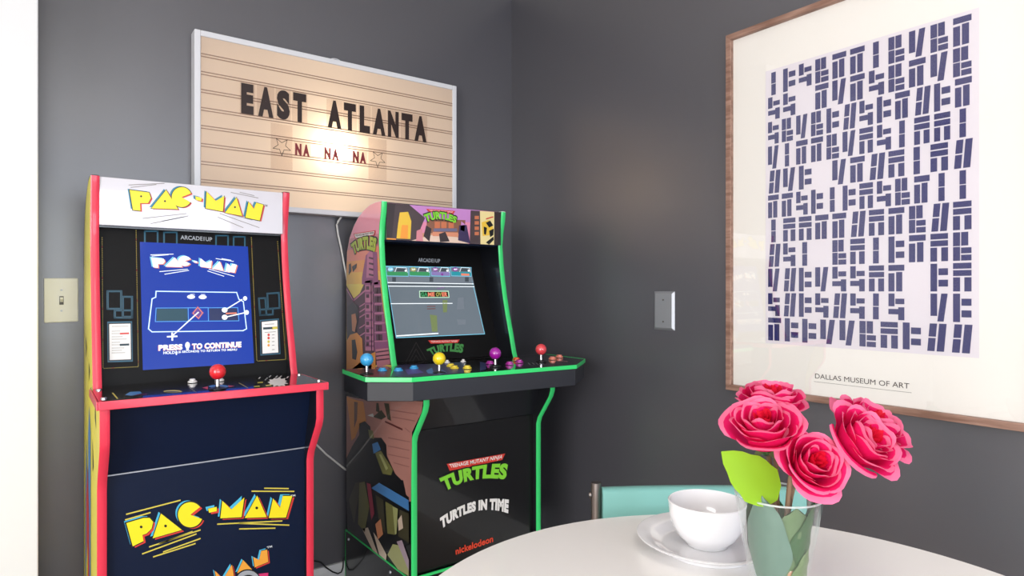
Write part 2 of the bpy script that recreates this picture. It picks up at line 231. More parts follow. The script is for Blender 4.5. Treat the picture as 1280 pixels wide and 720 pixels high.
# ------------------------------------------------------------------ printed artwork, in tenths of a millimetre on each panel's own plane
ART = {
  'pk': [
    ('logo_cyan',1.0,[(1619,6234),(1962,6282),(2084,6256),(2157,6148),(2125,5996),(2027,5906),(1937,5888),(1962,5744),(1745,5674)]),
    ('logo_red',2.0,[(1709,6141),(2055,6188),(2178,6162),(2252,6053),(2219,5901),(2120,5810),(2031,5793),(2055,5648),(1837,5579)]),
    ('black_print',3.0,[(1632,6209),(2011,6261),(2146,6233),(2227,6113),(2191,5946),(2083,5847),(1984,5828),(2011,5669),(1772,5592)]),
    ('logo_yellow',4.0,[(1666,6187),(2010,6234),(2133,6209),(2207,6100),(2174,5948),(2075,5858),(1986,5841),(2010,5696),(1793,5626)]),
    ('logo_cyan',1.12,[(2319,6311),(2763,5829),(2149,5767)]),
    ('logo_red',2.12,[(2415,6216),(2862,5730),(2244,5670)]),
    ('black_print',3.12,[(2360,6297),(2851,5765),(2173,5698)]),
    ('logo_yellow',4.12,[(2369,6263),(2815,5779),(2198,5718)]),
    ('logo_cyan',1.24,[(2945,6155),(3202,5998),(3178,5947),(3144,5905),(3102,5874),(3054,5854),(3001,5846),(2947,5851),(2892,5869),(2840,5898),(2793,5938),(2751,5986),(2718,6041),(2694,6101),(2680,6162),(2677,6223),(2685,6282),(2704,6335),(2732,6382),(2769,6419),(2813,6445),(2863,6460),(2917,6462),(2971,6452),(3025,6429),(3076,6396),(3122,6352),(3160,6299)]),
    ('logo_red',2.24,[(3046,6057),(3305,5898),(3280,5848),(3246,5806),(3204,5774),(3155,5754),(3102,5747),(3047,5752),(2993,5770),(2940,5800),(2892,5840),(2851,5888),(2817,5944),(2793,6003),(2779,6065),(2776,6127),(2784,6185),(2803,6239),(2831,6285),(2868,6322),(2913,6349),(2963,6363),(3017,6366),(3072,6355),(3127,6332),(3178,6298),(3224,6254),(3263,6201)]),
    ('black_print',3.24,[(3001,6106),(3285,5932),(3259,5876),(3221,5830),(3175,5795),(3121,5773),(3063,5765),(3003,5771),(2943,5791),(2885,5823),(2833,5867),(2787,5920),(2751,5981),(2724,6046),(2709,6114),(2706,6181),(2715,6246),(2735,6305),(2766,6356),(2807,6396),(2856,6426),(2911,6442),(2970,6444),(3030,6433),(3090,6408),(3146,6371),(3197,6322),(3239,6265)]),
    ('logo_yellow',4.24,[(2998,6106),(3256,5948),(3231,5897),(3197,5855),(3155,5823),(3107,5804),(3054,5796),(2999,5801),(2944,5819),(2892,5849),(2844,5888),(2803,5937),(2770,5992),(2746,6052),(2732,6113),(2729,6175),(2737,6233),(2755,6287),(2784,6333),(2821,6370),(2865,6397),(2915,6411),(2969,6414),(3024,6403),(3078,6381),(3129,6347),(3175,6302),(3214,6250)]),
    ('logo_cyan',1.3599999999999999,[(3663,6355),(3872,6096),(4180,6337),(4113,5856),(3617,5929)]),
    ('logo_red',2.36,[(3769,6255),(3980,5994),(4290,6235),(4223,5753),(3723,5828)]),
    ('black_print',3.36,[(3696,6329),(3927,6043),(4267,6308),(4193,5778),(3645,5860)]),
    ('logo_yellow',4.36,[(3718,6305),(3928,6044),(4237,6286),(4170,5804),(3672,5878)]),
    ('logo_cyan',1.48,[(4490,6329),(4727,5730),(4189,5821)]),
    ('logo_red',2.48,[(4603,6226),(4842,5623),(4300,5717)]),
    ('black_print',3.48,[(4551,6315),(4813,5653),(4219,5754)]),
    ('logo_yellow',4.48,[(4549,6278),(4787,5676),(4247,5768)]),
    ('logo_cyan',1.6,[(4887,6183),(5059,5901),(5131,6199),(5379,6153),(5213,5619),(4777,5699)]),
    ('logo_red',2.6,[(5003,6078),(5177,5794),(5249,6094),(5500,6046),(5332,5510),(4892,5592)]),
    ('black_print',3.6,[(4929,6152),(5119,5841),(5198,6170),(5473,6119),(5289,5530),(4807,5620)]),
    ('logo_yellow',4.6,[(4948,6130),(5121,5847),(5193,6146),(5442,6099),(5275,5564),(4837,5645)]),
    ('logo_cyan',1.72,[(3335,6222),(3535,6232),(3535,6123),(3362,6119)]),
    ('logo_red',2.7199999999999998,[(3439,6123),(3640,6132),(3640,6023),(3466,6019)]),
    ('black_print',3.7199999999999998,[(3379,6177),(3599,6187),(3599,6068),(3408,6063)]),
    ('logo_yellow',4.72,[(3389,6172),(3589,6181),(3589,6073),(3416,6069)]),
    ('black_print',5,[(1990,6030),(1985,6012),(1970,6003),(1953,6007),(1939,6022),(1933,6042),(1939,6060),(1953,6069),(1970,6065),(1985,6050)]),
    ('black_print',5,[(2495,5944),(2489,5926),(2474,5917),(2456,5921),(2441,5936),(2436,5957),(2441,5975),(2456,5984),(2474,5980),(2489,5965)]),
    ('black_print',5,[(4573,5956),(4567,5936),(4549,5927),(4528,5931),(4511,5947),(4504,5970),(4511,5989),(4528,5999),(4549,5995),(4567,5978)]),
    ('logo_gold',0,[(1663,6369),(2789,6477),(2786,6509),(1660,6401)]),
    ('logo_gold',0,[(1644,6244),(2159,6310),(2155,6342),(1640,6276)]),
    ('logo_gold',0,[(4723,6414),(5350,6289),(5356,6321),(4729,6445)]),
    ('logo_gold',0,[(4412,6394),(5497,6189),(5503,6220),(4418,6425)]),
    ('logo_gold',0,[(1985,5383),(3140,5592),(3134,5624),(1980,5414)]),
    ('logo_gold',0,[(2209,5259),(3117,5364),(3113,5396),(2206,5291)]),
    ('logo_gold',0,[(2418,5326),(3228,5460),(3223,5492),(2413,5357)]),
    ('logo_gold',0,[(2127,5512),(3228,5669),(3223,5701),(2123,5544)]),
    ('logo_gold',0,[(3599,5728),(5185,5473),(5190,5505),(3604,5760)]),
    ('logo_gold',0,[(4112,5640),(5365,5324),(5372,5355),(4120,5671)]),
    ('logo_gold',0,[(4113,5498),(5006,5324),(5012,5355),(4119,5529)]),
    ('logo_gold',0,[(2335,5534),(3051,5670),(3045,5702),(2329,5565)]),
    ('logo_white', 4, 'TM', [(5390, 6130), (5452, 6129), (5515, 6128)], [(5400, 6075), (5463, 6074), (5526, 6073)], 0.02),
    ('logo_cyan',1,[(3507,4648),(3700,4391),(3905,4696),(3990,4164),(3580,4225)]),
    ('logo_red',2,[(3580,4575),(3774,4317),(3980,4622),(4065,4089),(3654,4151)]),
    ('black_print',3,[(3526,4632),(3734,4354),(3956,4684),(4048,4108),(3605,4175)]),
    ('logo_orange',4,[(3544,4614),(3737,4356),(3942,4662),(4027,4129),(3617,4191)]),
    ('logo_cyan',1,[(4170,4751),(4392,4442),(4027,4455)]),
    ('logo_red',2,[(4247,4676),(4470,4366),(4103,4380)]),
    ('black_print',3,[(4206,4732),(4447,4398),(4052,4413)]),
    ('logo_orange',4,[(4208,4716),(4431,4407),(4065,4420)]),
    ('logo_cyan',1,[(4411,4763),(4558,4655),(4608,4868),(4757,4874),(4787,4548),(4451,4488)]),
    ('logo_red',2,[(4490,4688),(4637,4579),(4687,4793),(4837,4798),(4867,4471),(4529,4412)]),
    ('black_print',3,[(4436,4733),(4595,4616),(4648,4847),(4810,4853),(4842,4500),(4478,4436)]),
    ('logo_orange',4,[(4451,4728),(4598,4620),(4647,4833),(4797,4839),(4827,4512),(4490,4453)]),
    ('magenta_print',5,[(4460,4287),(4827,4233),(4797,3901),(4451,3964)]),
    ('black_print',6,[(4637,4087),(4630,4030),(4610,3978),(4577,3935),(4533,3903),(4480,3882),(4420,3874),(4357,3879),(4292,3897),(4229,3927),(4170,3967),(4118,4016),(4076,4071),(4044,4131),(4025,4192),(4018,4252),(4025,4309),(4044,4359),(4076,4402),(4118,4435),(4170,4456),(4229,4465),(4292,4461),(4357,4445),(4420,4416),(4480,4376),(4533,4328),(4577,4272),(4610,4211),(4630,4149)]),
    ('silver_print',7,[(4608,4095),(4601,4044),(4583,3998),(4553,3960),(4513,3931),(4465,3913),(4411,3906),(4353,3910),(4295,3927),(4238,3953),(4185,3989),(4138,4033),(4099,4083),(4070,4136),(4052,4191),(4046,4244),(4052,4295),(4070,4340),(4099,4378),(4138,4407),(4185,4426),(4238,4434),(4295,4430),(4353,4415),(4411,4389),(4465,4354),(4513,4310),(4553,4260),(4583,4206),(4601,4150)]),
    ('black_print',8,[(4529,4096),(4523,4058),(4506,4026),(4480,4001),(4444,3984),(4403,3977),(4357,3980),(4310,3993),(4265,4015),(4224,4044),(4190,4079),(4163,4118),(4147,4159),(4141,4199),(4147,4236),(4163,4268),(4190,4293),(4224,4310),(4265,4317),(4310,4315),(4357,4303),(4403,4281),(4444,4252),(4480,4217),(4506,4178),(4523,4136)]),
    ('silver_print',9,[(4499,4093),(4495,4063),(4480,4037),(4458,4017),(4428,4004),(4392,3998),(4354,4001),(4314,4012),(4276,4030),(4241,4054),(4211,4083),(4189,4115),(4175,4149),(4170,4181),(4175,4211),(4189,4237),(4211,4257),(4241,4271),(4276,4276),(4314,4274),(4354,4263),(4392,4246),(4428,4221),(4458,4192),(4480,4160),(4495,4126)]),
    ('logo_white', 4, 'TM', [(4787, 4913), (4852, 4919), (4917, 4919)], [(4797, 4860), (4862, 4865), (4927, 4865)], 0.02),
  ],
  'pm': [
    ('logo_teal',1.0,[(1878,14109),(2311,14082),(2352,13946),(2289,13806),(2109,13791),(2117,13597),(1948,13605)]),
    ('logo_red',2.0,[(1957,14060),(2393,14033),(2434,13896),(2370,13756),(2189,13741),(2198,13546),(2028,13554)]),
    ('black_print',3.0,[(1904,14100),(2369,14072),(2413,13926),(2344,13776),(2151,13760),(2161,13552),(1979,13560)]),
    ('logo_yellow',4.0,[(1922,14082),(2357,14055),(2398,13919),(2334,13779),(2153,13764),(2162,13569),(1993,13577)]),
    ('logo_teal',1.12,[(2702,14186),(2985,13704),(2361,13677)]),
    ('logo_red',2.12,[(2787,14136),(3071,13652),(2443,13627)]),
    ('black_print',3.12,[(2751,14182),(3054,13665),(2385,13637)]),
    ('logo_yellow',4.12,[(2749,14159),(3033,13676),(2407,13650)]),
    ('logo_teal',1.24,[(3071,14030),(3280,13914),(3250,13867),(3213,13827),(3170,13796),(3123,13775),(3074,13764),(3025,13765),(2978,13778),(2935,13801),(2898,13833),(2868,13874),(2847,13921),(2836,13973),(2834,14027),(2843,14082),(2861,14134),(2888,14182),(2922,14223),(2964,14257),(3009,14281),(3058,14294),(3107,14296),(3155,14287),(3200,14266),(3239,14236),(3271,14196),(3294,14150)]),
    ('logo_red',2.24,[(3157,13979),(3367,13862),(3338,13815),(3301,13775),(3257,13744),(3210,13723),(3161,13712),(3111,13714),(3064,13726),(3021,13749),(2983,13782),(2954,13823),(2932,13870),(2921,13922),(2919,13977),(2928,14031),(2946,14084),(2973,14131),(3008,14173),(3049,14207),(3095,14230),(3144,14244),(3194,14246),(3242,14236),(3287,14216),(3326,14185),(3359,14145),(3382,14099)]),
    ('black_print',3.24,[(3121,14002),(3345,13878),(3314,13827),(3274,13785),(3228,13751),(3177,13728),(3124,13717),(3072,13719),(3021,13732),(2975,13757),(2935,13792),(2903,13835),(2881,13886),(2869,13942),(2867,14000),(2876,14058),(2895,14114),(2924,14165),(2961,14210),(3006,14245),(3055,14271),(3107,14285),(3160,14287),(3212,14277),(3259,14255),(3301,14223),(3336,14180),(3361,14130)]),
    ('logo_yellow',4.24,[(3119,14002),(3328,13886),(3299,13839),(3262,13799),(3219,13768),(3171,13746),(3122,13736),(3073,13737),(3026,13750),(2983,13773),(2945,13805),(2916,13846),(2895,13894),(2883,13946),(2881,14000),(2890,14054),(2908,14107),(2935,14154),(2970,14196),(3011,14229),(3057,14253),(3106,14267),(3155,14269),(3204,14259),(3248,14239),(3288,14208),(3320,14169),(3343,14122)]),
    ('logo_teal',1.3599999999999999,[(3677,14235),(3908,13999),(4122,14155),(4092,13723),(3657,13777)]),
    ('logo_red',2.36,[(3767,14183),(4000,13946),(4215,14102),(4184,13669),(3747,13724)]),
    ('black_print',3.36,[(3712,14225),(3960,13972),(4190,14139),(4157,13676),(3691,13735)]),
    ('logo_yellow',4.36,[(3727,14207),(3959,13971),(4174,14126),(4143,13694),(3707,13749)]),
    ('logo_teal',1.48,[(4445,14139),(4592,13637),(4143,13694)]),
    ('logo_red',2.48,[(4539,14086),(4688,13582),(4236,13640)]),
    ('black_print',3.48,[(4501,14132),(4660,13594),(4177,13655)]),
    ('logo_yellow',4.48,[(4497,14110),(4645,13607),(4195,13664)]),
    ('logo_teal',1.6,[(4763,14054),(4903,13857),(4968,14037),(5165,13996),(5066,13540),(4677,13598)]),
    ('logo_red',2.6,[(4860,14000),(5001,13802),(5066,13983),(5264,13942),(5165,13483),(4774,13543)]),
    ('black_print',3.6,[(4806,14039),(4956,13828),(5026,14021),(5237,13977),(5131,13487),(4714,13551)]),
    ('logo_yellow',4.6,[(4817,14025),(4957,13827),(5023,14008),(5220,13967),(5121,13509),(4731,13568)]),
    ('logo_teal',1.72,[(3400,14080),(3558,14051),(3548,13963),(3410,13984)]),
    ('logo_red',2.7199999999999998,[(3488,14029),(3647,13999),(3637,13911),(3498,13932)]),
    ('black_print',3.7199999999999998,[(3444,14056),(3613,14025),(3602,13931),(3454,13954)]),
    ('logo_yellow',4.72,[(3449,14052),(3607,14023),(3597,13935),(3459,13956)]),
    ('black_print',5,[(2198,13943),(2194,13928),(2183,13917),(2169,13916),(2158,13924),(2153,13939),(2158,13955),(2169,13965),(2183,13966),(2194,13958)]),
    ('black_print',5,[(2744,13865),(2740,13849),(2728,13838),(2714,13837),(2702,13846),(2698,13861),(2702,13876),(2714,13887),(2728,13888),(2740,13880)]),
    ('black_print',5,[(4481,13841),(4476,13824),(4463,13813),(4447,13812),(4434,13821),(4429,13837),(4434,13854),(4447,13865),(4463,13866),(4476,13857)]),
    ('line_grey',0,[(1901,14198),(2713,14320),(2710,14338),(1898,14216)]),
    ('line_grey',0,[(1946,14141),(2528,14272),(2524,14289),(1942,14158)]),
    ('line_grey',0,[(4346,14234),(5085,14138),(5087,14156),(4348,14252)]),
    ('line_grey',0,[(4582,14256),(4976,14197),(4978,14215),(4585,14274)]),
    ('line_grey',0,[(2214,13367),(3235,13566),(3232,13584),(2210,13385)]),
    ('line_grey',0,[(2396,13244),(3285,13506),(3279,13523),(2391,13261)]),
    ('line_grey',0,[(2650,13322),(3188,13478),(3183,13495),(2645,13340)]),
    ('line_grey',0,[(4060,13628),(5111,13298),(5116,13315),(4065,13645)]),
    ('line_grey',0,[(4008,13526),(4677,13272),(4684,13289),(4015,13543)]),
    ('line_grey',0,[(4163,13667),(4921,13502),(4925,13519),(4167,13685)]),
    ('line_grey', 4, 'TM', [(5242, 13980), (5287, 13978), (5331, 13975)], [(5242, 13923), (5287, 13920), (5331, 13918)], 0.02),
  ],
  'pb': [
    ('teal_print',0,[(2280,13054),(2618,13073),(2615,13113),(2278,13094)]),
    ('teal_print',0,[(2577,13112),(2568,12729),(2608,12728),(2617,13112)]),
    ('teal_print',0,[(2607,12769),(2271,12755),(2273,12715),(2609,12729)]),
    ('teal_print',0,[(2311,12715),(2319,13095),(2279,13096),(2271,12716)]),
    ('teal_print',0,[(2728,13047),(3075,13066),(3073,13106),(2726,13087)]),
    ('teal_print',0,[(3035,13105),(3024,12727),(3064,12726),(3075,13104)]),
    ('teal_print',0,[(3064,12768),(2718,12753),(2719,12713),(3065,12728)]),
    ('teal_print',0,[(2758,12713),(2767,13087),(2727,13088),(2718,12714)]),
    ('teal_print',0,[(4015,13027),(4369,13045),(4367,13085),(4013,13067)]),
    ('teal_print',0,[(4329,13085),(4313,12692),(4353,12691),(4369,13084)]),
    ('teal_print',0,[(4353,12732),(4000,12718),(4002,12678),(4354,12692)]),
    ('teal_print',0,[(4040,12678),(4054,13067),(4014,13069),(4000,12680)]),
    ('teal_print',0,[(4476,13017),(4818,13034),(4816,13074),(4474,13057)]),
    ('teal_print',0,[(4778,13074),(4760,12664),(4800,12663),(4818,13072)]),
    ('teal_print',0,[(4800,12704),(4459,12691),(4461,12651),(4802,12664)]),
    ('teal_print',0,[(4499,12651),(4516,13057),(4476,13059),(4459,12653)]),
    ('teal_print',1,[(1425,11477),(1763,11477),(1763,11522),(1425,11522)]),
    ('teal_print',1,[(1719,11523),(1711,11033),(1756,11032),(1764,11522)]),
    ('teal_print',1,[(1757,11077),(1419,11082),(1419,11037),(1756,11032)]),
    ('teal_print',1,[(1464,11037),(1470,11522),(1425,11523),(1419,11037)]),
    ('teal_dark',2,[(1439,11492),(1749,11492),(1749,11508),(1439,11508)]),
    ('teal_dark',2,[(1733,11508),(1726,11047),(1742,11047),(1749,11508)]),
    ('teal_dark',2,[(1742,11063),(1434,11068),(1433,11052),(1742,11047)]),
    ('teal_dark',2,[(1449,11052),(1456,11508),(1440,11508),(1433,11052)]),
    ('teal_print',1,[(1751,11335),(1998,11334),(1999,11379),(1751,11380)]),
    ('teal_print',1,[(1954,11380),(1944,10826),(1989,10825),(1999,11379)]),
    ('teal_print',1,[(1990,10870),(1743,10876),(1742,10831),(1989,10825)]),
    ('teal_print',1,[(1787,10830),(1796,11380),(1751,11381),(1742,10831)]),
    ('teal_dark',2,[(1766,11350),(1984,11349),(1984,11365),(1766,11366)]),
    ('teal_dark',2,[(1968,11365),(1958,10840),(1974,10840),(1984,11365)]),
    ('teal_dark',2,[(1975,10856),(1757,10861),(1757,10845),(1974,10840)]),
    ('teal_dark',2,[(1773,10845),(1782,11366),(1766,11366),(1757,10845)]),
    ('teal_print',1,[(1572,10995),(1992,10988),(1992,11033),(1573,11040)]),
    ('teal_print',1,[(1947,11033),(1943,10806),(1988,10805),(1992,11033)]),
    ('teal_print',1,[(1989,10850),(1570,10860),(1569,10815),(1988,10805)]),
    ('teal_print',1,[(1614,10814),(1618,11039),(1573,11040),(1569,10815)]),
    ('teal_dark',2,[(1587,11009),(1977,11002),(1978,11018),(1587,11025)]),
    ('teal_dark',2,[(1962,11019),(1958,10820),(1974,10820),(1978,11018)]),
    ('teal_dark',2,[(1974,10836),(1584,10845),(1584,10829),(1974,10820)]),
    ('teal_dark',2,[(1600,10829),(1603,11025),(1587,11025),(1584,10829)]),
    ('teal_print',1,[(5316,11407),(5689,11433),(5686,11478),(5313,11452)]),
    ('teal_print',1,[(5643,11476),(5642,10992),(5687,10992),(5688,11476)]),
    ('teal_print',1,[(5686,11038),(5314,11018),(5317,10973),(5688,10993)]),
    ('teal_print',1,[(5360,10974),(5360,11454),(5315,11454),(5315,10974)]),
    ('teal_dark',2,[(5330,11423),(5674,11446),(5672,11462),(5329,11439)]),
    ('teal_dark',2,[(5657,11462),(5657,11007),(5673,11007),(5673,11462)]),
    ('teal_dark',2,[(5672,11023),(5330,11004),(5330,10988),(5673,11007)]),
    ('teal_dark',2,[(5346,10989),(5345,11439),(5329,11439),(5330,10989)]),
    ('teal_print',1,[(5078,11272),(5299,11284),(5297,11329),(5075,11316)]),
    ('teal_print',1,[(5253,11328),(5263,10804),(5308,10805),(5298,11328)]),
    ('teal_print',1,[(5307,10851),(5085,10841),(5087,10796),(5309,10806)]),
    ('teal_print',1,[(5132,10798),(5121,11318),(5076,11317),(5087,10797)]),
    ('teal_dark',2,[(5091,11287),(5284,11298),(5283,11314),(5090,11303)]),
    ('teal_dark',2,[(5267,11313),(5277,10819),(5293,10820),(5283,11314)]),
    ('teal_dark',2,[(5293,10836),(5101,10828),(5101,10812),(5294,10820)]),
    ('teal_dark',2,[(5117,10812),(5107,11303),(5091,11303),(5101,10812)]),
    ('teal_print',1,[(5095,10954),(5495,10973),(5493,11018),(5093,10999)]),
    ('teal_print',1,[(5450,11018),(5440,10814),(5485,10811),(5495,11016)]),
    ('teal_print',1,[(5485,10858),(5085,10841),(5087,10796),(5487,10813)]),
    ('teal_print',1,[(5130,10796),(5140,10999),(5095,11001),(5085,10798)]),
    ('teal_dark',2,[(5109,10969),(5480,10987),(5479,11003),(5108,10985)]),
    ('teal_dark',2,[(5464,11003),(5455,10827),(5471,10827),(5480,11002)]),
    ('teal_dark',2,[(5471,10843),(5101,10828),(5101,10812),(5472,10827)]),
    ('teal_dark',2,[(5116,10811),(5125,10985),(5109,10986),(5100,10812)]),
    ('teal_print',1,[(1429,10742),(1965,10737),(1963,9726),(1424,9741)]),
    ('black_print',2,[(1447,10706),(1945,10701),(1944,9761),(1442,9775)]),
    ('card_white',3,[(1470,10681),(1928,10678),(1921,9788),(1467,9796)]),
    ('teal_print',1,[(5091,10685),(5626,10717),(5618,9706),(5066,9694)]),
    ('black_print',2,[(5109,10651),(5606,10680),(5599,9741),(5085,9729)]),
    ('card_white',3,[(5143,10628),(5578,10661),(5557,9755),(5122,9746)]),
    ('line_grey',4,[(1523,10614),(1880,10607),(1881,10619),(1523,10626)]),
    ('line_grey',4,[(1521,10495),(1705,10493),(1705,10505),(1521,10507)]),
    ('line_grey',4,[(1520,10436),(1808,10429),(1808,10441),(1521,10448)]),
    ('line_grey',4,[(1519,10357),(1754,10351),(1754,10363),(1520,10369)]),
    ('line_grey',4,[(1518,10298),(1840,10288),(1840,10300),(1519,10310)]),
    ('line_grey',4,[(1517,10219),(1700,10214),(1700,10226),(1518,10231)]),
    ('line_grey',4,[(1516,10160),(1820,10149),(1820,10161),(1517,10172)]),
    ('line_grey',4,[(1515,10081),(1784,10071),(1784,10083),(1516,10093)]),
    ('line_grey',4,[(1514,10022),(1731,10015),(1732,10027),(1515,10034)]),
    ('line_grey',4,[(1513,9963),(1799,9952),(1800,9964),(1514,9975)]),
    ('logo_red',5,[(1695,10414),(1892,10417),(1891,10457),(1695,10454)]),
    ('teal_dark',5,[(1686,10131),(1891,10132),(1891,10182),(1685,10181)]),
    ('line_grey',4,[(5220,10549),(5480,10558),(5480,10574),(5219,10565)]),
    ('teal_dark',5,[(5171,10415),(5430,10421),(5429,10481),(5170,10475)]),
    ('logo_gold',5,[(5411,10412),(5571,10422),(5566,10492),(5406,10481)]),
    ('line_grey',4,[(5210,10326),(5513,10336),(5512,10350),(5209,10340)]),
    ('logo_red',5,[(5345,10260),(5338,10238),(5321,10225),(5300,10226),(5284,10240),(5279,10263),(5287,10285),(5304,10298),(5324,10298),(5340,10283)]),
    ('line_grey',5,[(5403,10248),(5477,10251),(5476,10269),(5402,10266)]),
    ('logo_red',5,[(5341,10171),(5333,10148),(5316,10135),(5296,10136),(5280,10151),(5275,10173),(5282,10195),(5299,10209),(5320,10208),(5336,10193)]),
    ('line_grey',5,[(5398,10158),(5472,10161),(5472,10179),(5398,10176)]),
    ('logo_gold',5,[(5336,10070),(5328,10048),(5311,10034),(5291,10035),(5275,10050),(5270,10073),(5277,10095),(5294,10108),(5315,10107),(5331,10092)]),
    ('line_grey',5,[(5393,10057),(5467,10060),(5466,10078),(5393,10075)]),
    ('logo_orange',5,[(5331,9969),(5323,9947),(5306,9934),(5286,9935),(5270,9950),(5265,9972),(5272,9994),(5289,10007),(5310,10006),(5325,9992)]),
    ('line_grey',5,[(5388,9956),(5462,9959),(5461,9977),(5388,9974)]),
    ('line_grey',5,[(5382,9833),(5455,9835),(5455,9853),(5381,9851)]),
    ('dot_gold',1,[(1340,12863),(1354,12864),(1354,12847),(1340,12846)]),
    ('dot_gold',1,[(1340,12817),(1354,12817),(1354,12800),(1339,12799)]),
    ('dot_gold',1,[(1339,12770),(1354,12771),(1354,12753),(1339,12753)]),
    ('dot_gold',1,[(1339,12723),(1353,12724),(1353,12707),(1339,12706)]),
    ('dot_gold',1,[(1339,12677),(1353,12677),(1353,12660),(1339,12660)]),
    ('logo_red',1,[(1338,12630),(1353,12631),(1353,12614),(1338,12613)]),
    ('dot_gold',1,[(1338,12584),(1353,12584),(1352,12567),(1338,12566)]),
    ('dot_gold',1,[(1338,12537),(1352,12538),(1352,12521),(1338,12520)]),
    ('dot_gold',1,[(1338,12491),(1352,12491),(1352,12474),(1337,12474)]),
    ('dot_gold',1,[(1337,12444),(1352,12445),(1351,12428),(1337,12427)]),
    ('dot_gold',1,[(1337,12398),(1351,12398),(1351,12381),(1337,12381)]),
    ('dot_gold',1,[(1337,12352),(1351,12352),(1351,12335),(1337,12335)]),
    ('dot_gold',1,[(1336,12305),(1351,12306),(1351,12289),(1336,12288)]),
    ('dot_gold',1,[(1336,12259),(1351,12260),(1350,12242),(1336,12242)]),
    ('dot_gold',1,[(1336,12213),(1350,12213),(1350,12196),(1336,12196)]),
    ('dot_gold',1,[(1336,12167),(1350,12167),(1350,12150),(1335,12150)]),
    ('dot_gold',1,[(1335,12121),(1350,12121),(1349,12104),(1335,12104)]),
    ('dot_gold',1,[(1335,12075),(1349,12075),(1349,12058),(1335,12058)]),
    ('dot_gold',1,[(1335,12029),(1349,12029),(1349,12012),(1335,12012)]),
    ('dot_gold',1,[(1334,11983),(1349,11983),(1349,11966),(1334,11966)]),
    ('dot_gold',1,[(1334,11937),(1348,11937),(1348,11920),(1334,11920)]),
    ('dot_gold',1,[(1334,11891),(1348,11891),(1348,11874),(1334,11874)]),
    ('logo_red',1,[(1334,11845),(1348,11845),(1348,11828),(1333,11828)]),
    ('dot_gold',1,[(1333,11799),(1348,11799),(1347,11782),(1333,11782)]),
    ('dot_gold',1,[(1333,11753),(1347,11753),(1347,11736),(1333,11736)]),
    ('dot_gold',1,[(1333,11707),(1347,11707),(1347,11690),(1333,11690)]),
    ('dot_gold',1,[(1332,11662),(1347,11662),(1347,11645),(1332,11645)]),
    ('dot_gold',1,[(1332,11616),(1346,11616),(1346,11599),(1332,11599)]),
    ('dot_gold',1,[(1332,11570),(1346,11570),(1346,11553),(1332,11553)]),
    ('dot_gold',1,[(1332,11525),(1346,11525),(1346,11508),(1331,11508)]),
    ('dot_gold',1,[(1331,11479),(1346,11479),(1345,11462),(1331,11462)]),
    ('dot_gold',1,[(1331,11433),(1345,11433),(1345,11417),(1331,11417)]),
    ('dot_gold',1,[(1331,11388),(1345,11388),(1345,11371),(1331,11371)]),
    ('dot_gold',1,[(1330,11342),(1345,11342),(1344,11326),(1330,11326)]),
    ('dot_gold',1,[(1330,11297),(1344,11297),(1344,11280),(1330,11280)]),
    ('dot_gold',1,[(1330,11252),(1344,11251),(1344,11235),(1330,11235)]),
    ('dot_gold',1,[(1330,11206),(1344,11206),(1344,11189),(1329,11189)]),
    ('dot_gold',1,[(1329,11161),(1344,11161),(1343,11144),(1329,11144)]),
    ('dot_gold',1,[(1329,11116),(1343,11115),(1343,11099),(1329,11099)]),
    ('logo_red',1,[(1329,11070),(1343,11070),(1343,11053),(1329,11054)]),
    ('dot_gold',1,[(1329,11025),(1343,11025),(1342,11008),(1328,11008)]),
    ('dot_gold',1,[(1328,10980),(1342,10980),(1342,10963),(1328,10963)]),
    ('dot_gold',1,[(1328,10935),(1342,10935),(1342,10918),(1328,10918)]),
    ('dot_gold',1,[(1328,10890),(1342,10889),(1342,10873),(1327,10873)]),
    ('dot_gold',1,[(1327,10845),(1342,10844),(1341,10828),(1327,10828)]),
    ('dot_gold',1,[(1327,10800),(1341,10799),(1341,10783),(1327,10783)]),
    ('dot_gold',1,[(1327,10755),(1341,10754),(1341,10738),(1327,10738)]),
    ('dot_gold',1,[(1327,10710),(1341,10709),(1340,10693),(1326,10693)]),
    ('dot_gold',1,[(1326,10665),(1340,10664),(1340,10648),(1326,10648)]),
    ('dot_gold',1,[(1326,10620),(1340,10619),(1340,10603),(1326,10603)]),
    ('dot_gold',1,[(1326,10575),(1340,10575),(1340,10558),(1325,10559)]),
    ('dot_gold',1,[(1325,10530),(1340,10530),(1339,10513),(1325,10514)]),
    ('dot_gold',1,[(1325,10485),(1339,10485),(1339,10468),(1325,10469)]),
    ('dot_gold',1,[(1325,10441),(1339,10440),(1339,10424),(1325,10424)]),
    ('dot_gold',1,[(1325,10396),(1339,10395),(1338,10379),(1324,10380)]),
    ('dot_gold',1,[(1324,10351),(1338,10351),(1338,10334),(1324,10335)]),
    ('logo_red',1,[(1324,10307),(1338,10306),(1338,10290),(1324,10290)]),
    ('dot_gold',1,[(1324,10262),(1338,10262),(1338,10245),(1324,10246)]),
    ('dot_gold',1,[(1323,10218),(1338,10217),(1337,10201),(1323,10201)]),
    ('dot_gold',1,[(1323,10173),(1337,10172),(1337,10156),(1323,10157)]),
    ('dot_gold',1,[(1323,10129),(1337,10128),(1337,10112),(1323,10112)]),
    ('dot_gold',1,[(1323,10084),(1337,10083),(1336,10067),(1322,10068)]),
    ('dot_gold',1,[(1322,10040),(1336,10039),(1336,10023),(1322,10023)]),
    ('dot_gold',1,[(1322,9995),(1336,9995),(1336,9978),(1322,9979)]),
    ('dot_gold',1,[(1322,9951),(1336,9950),(1336,9934),(1322,9935)]),
    ('dot_gold',1,[(1322,9907),(1336,9906),(1335,9890),(1321,9890)]),
    ('dot_gold',1,[(1321,9863),(1335,9862),(1335,9845),(1321,9846)]),
    ('dot_gold',1,[(1321,9818),(1335,9817),(1335,9801),(1321,9802)]),
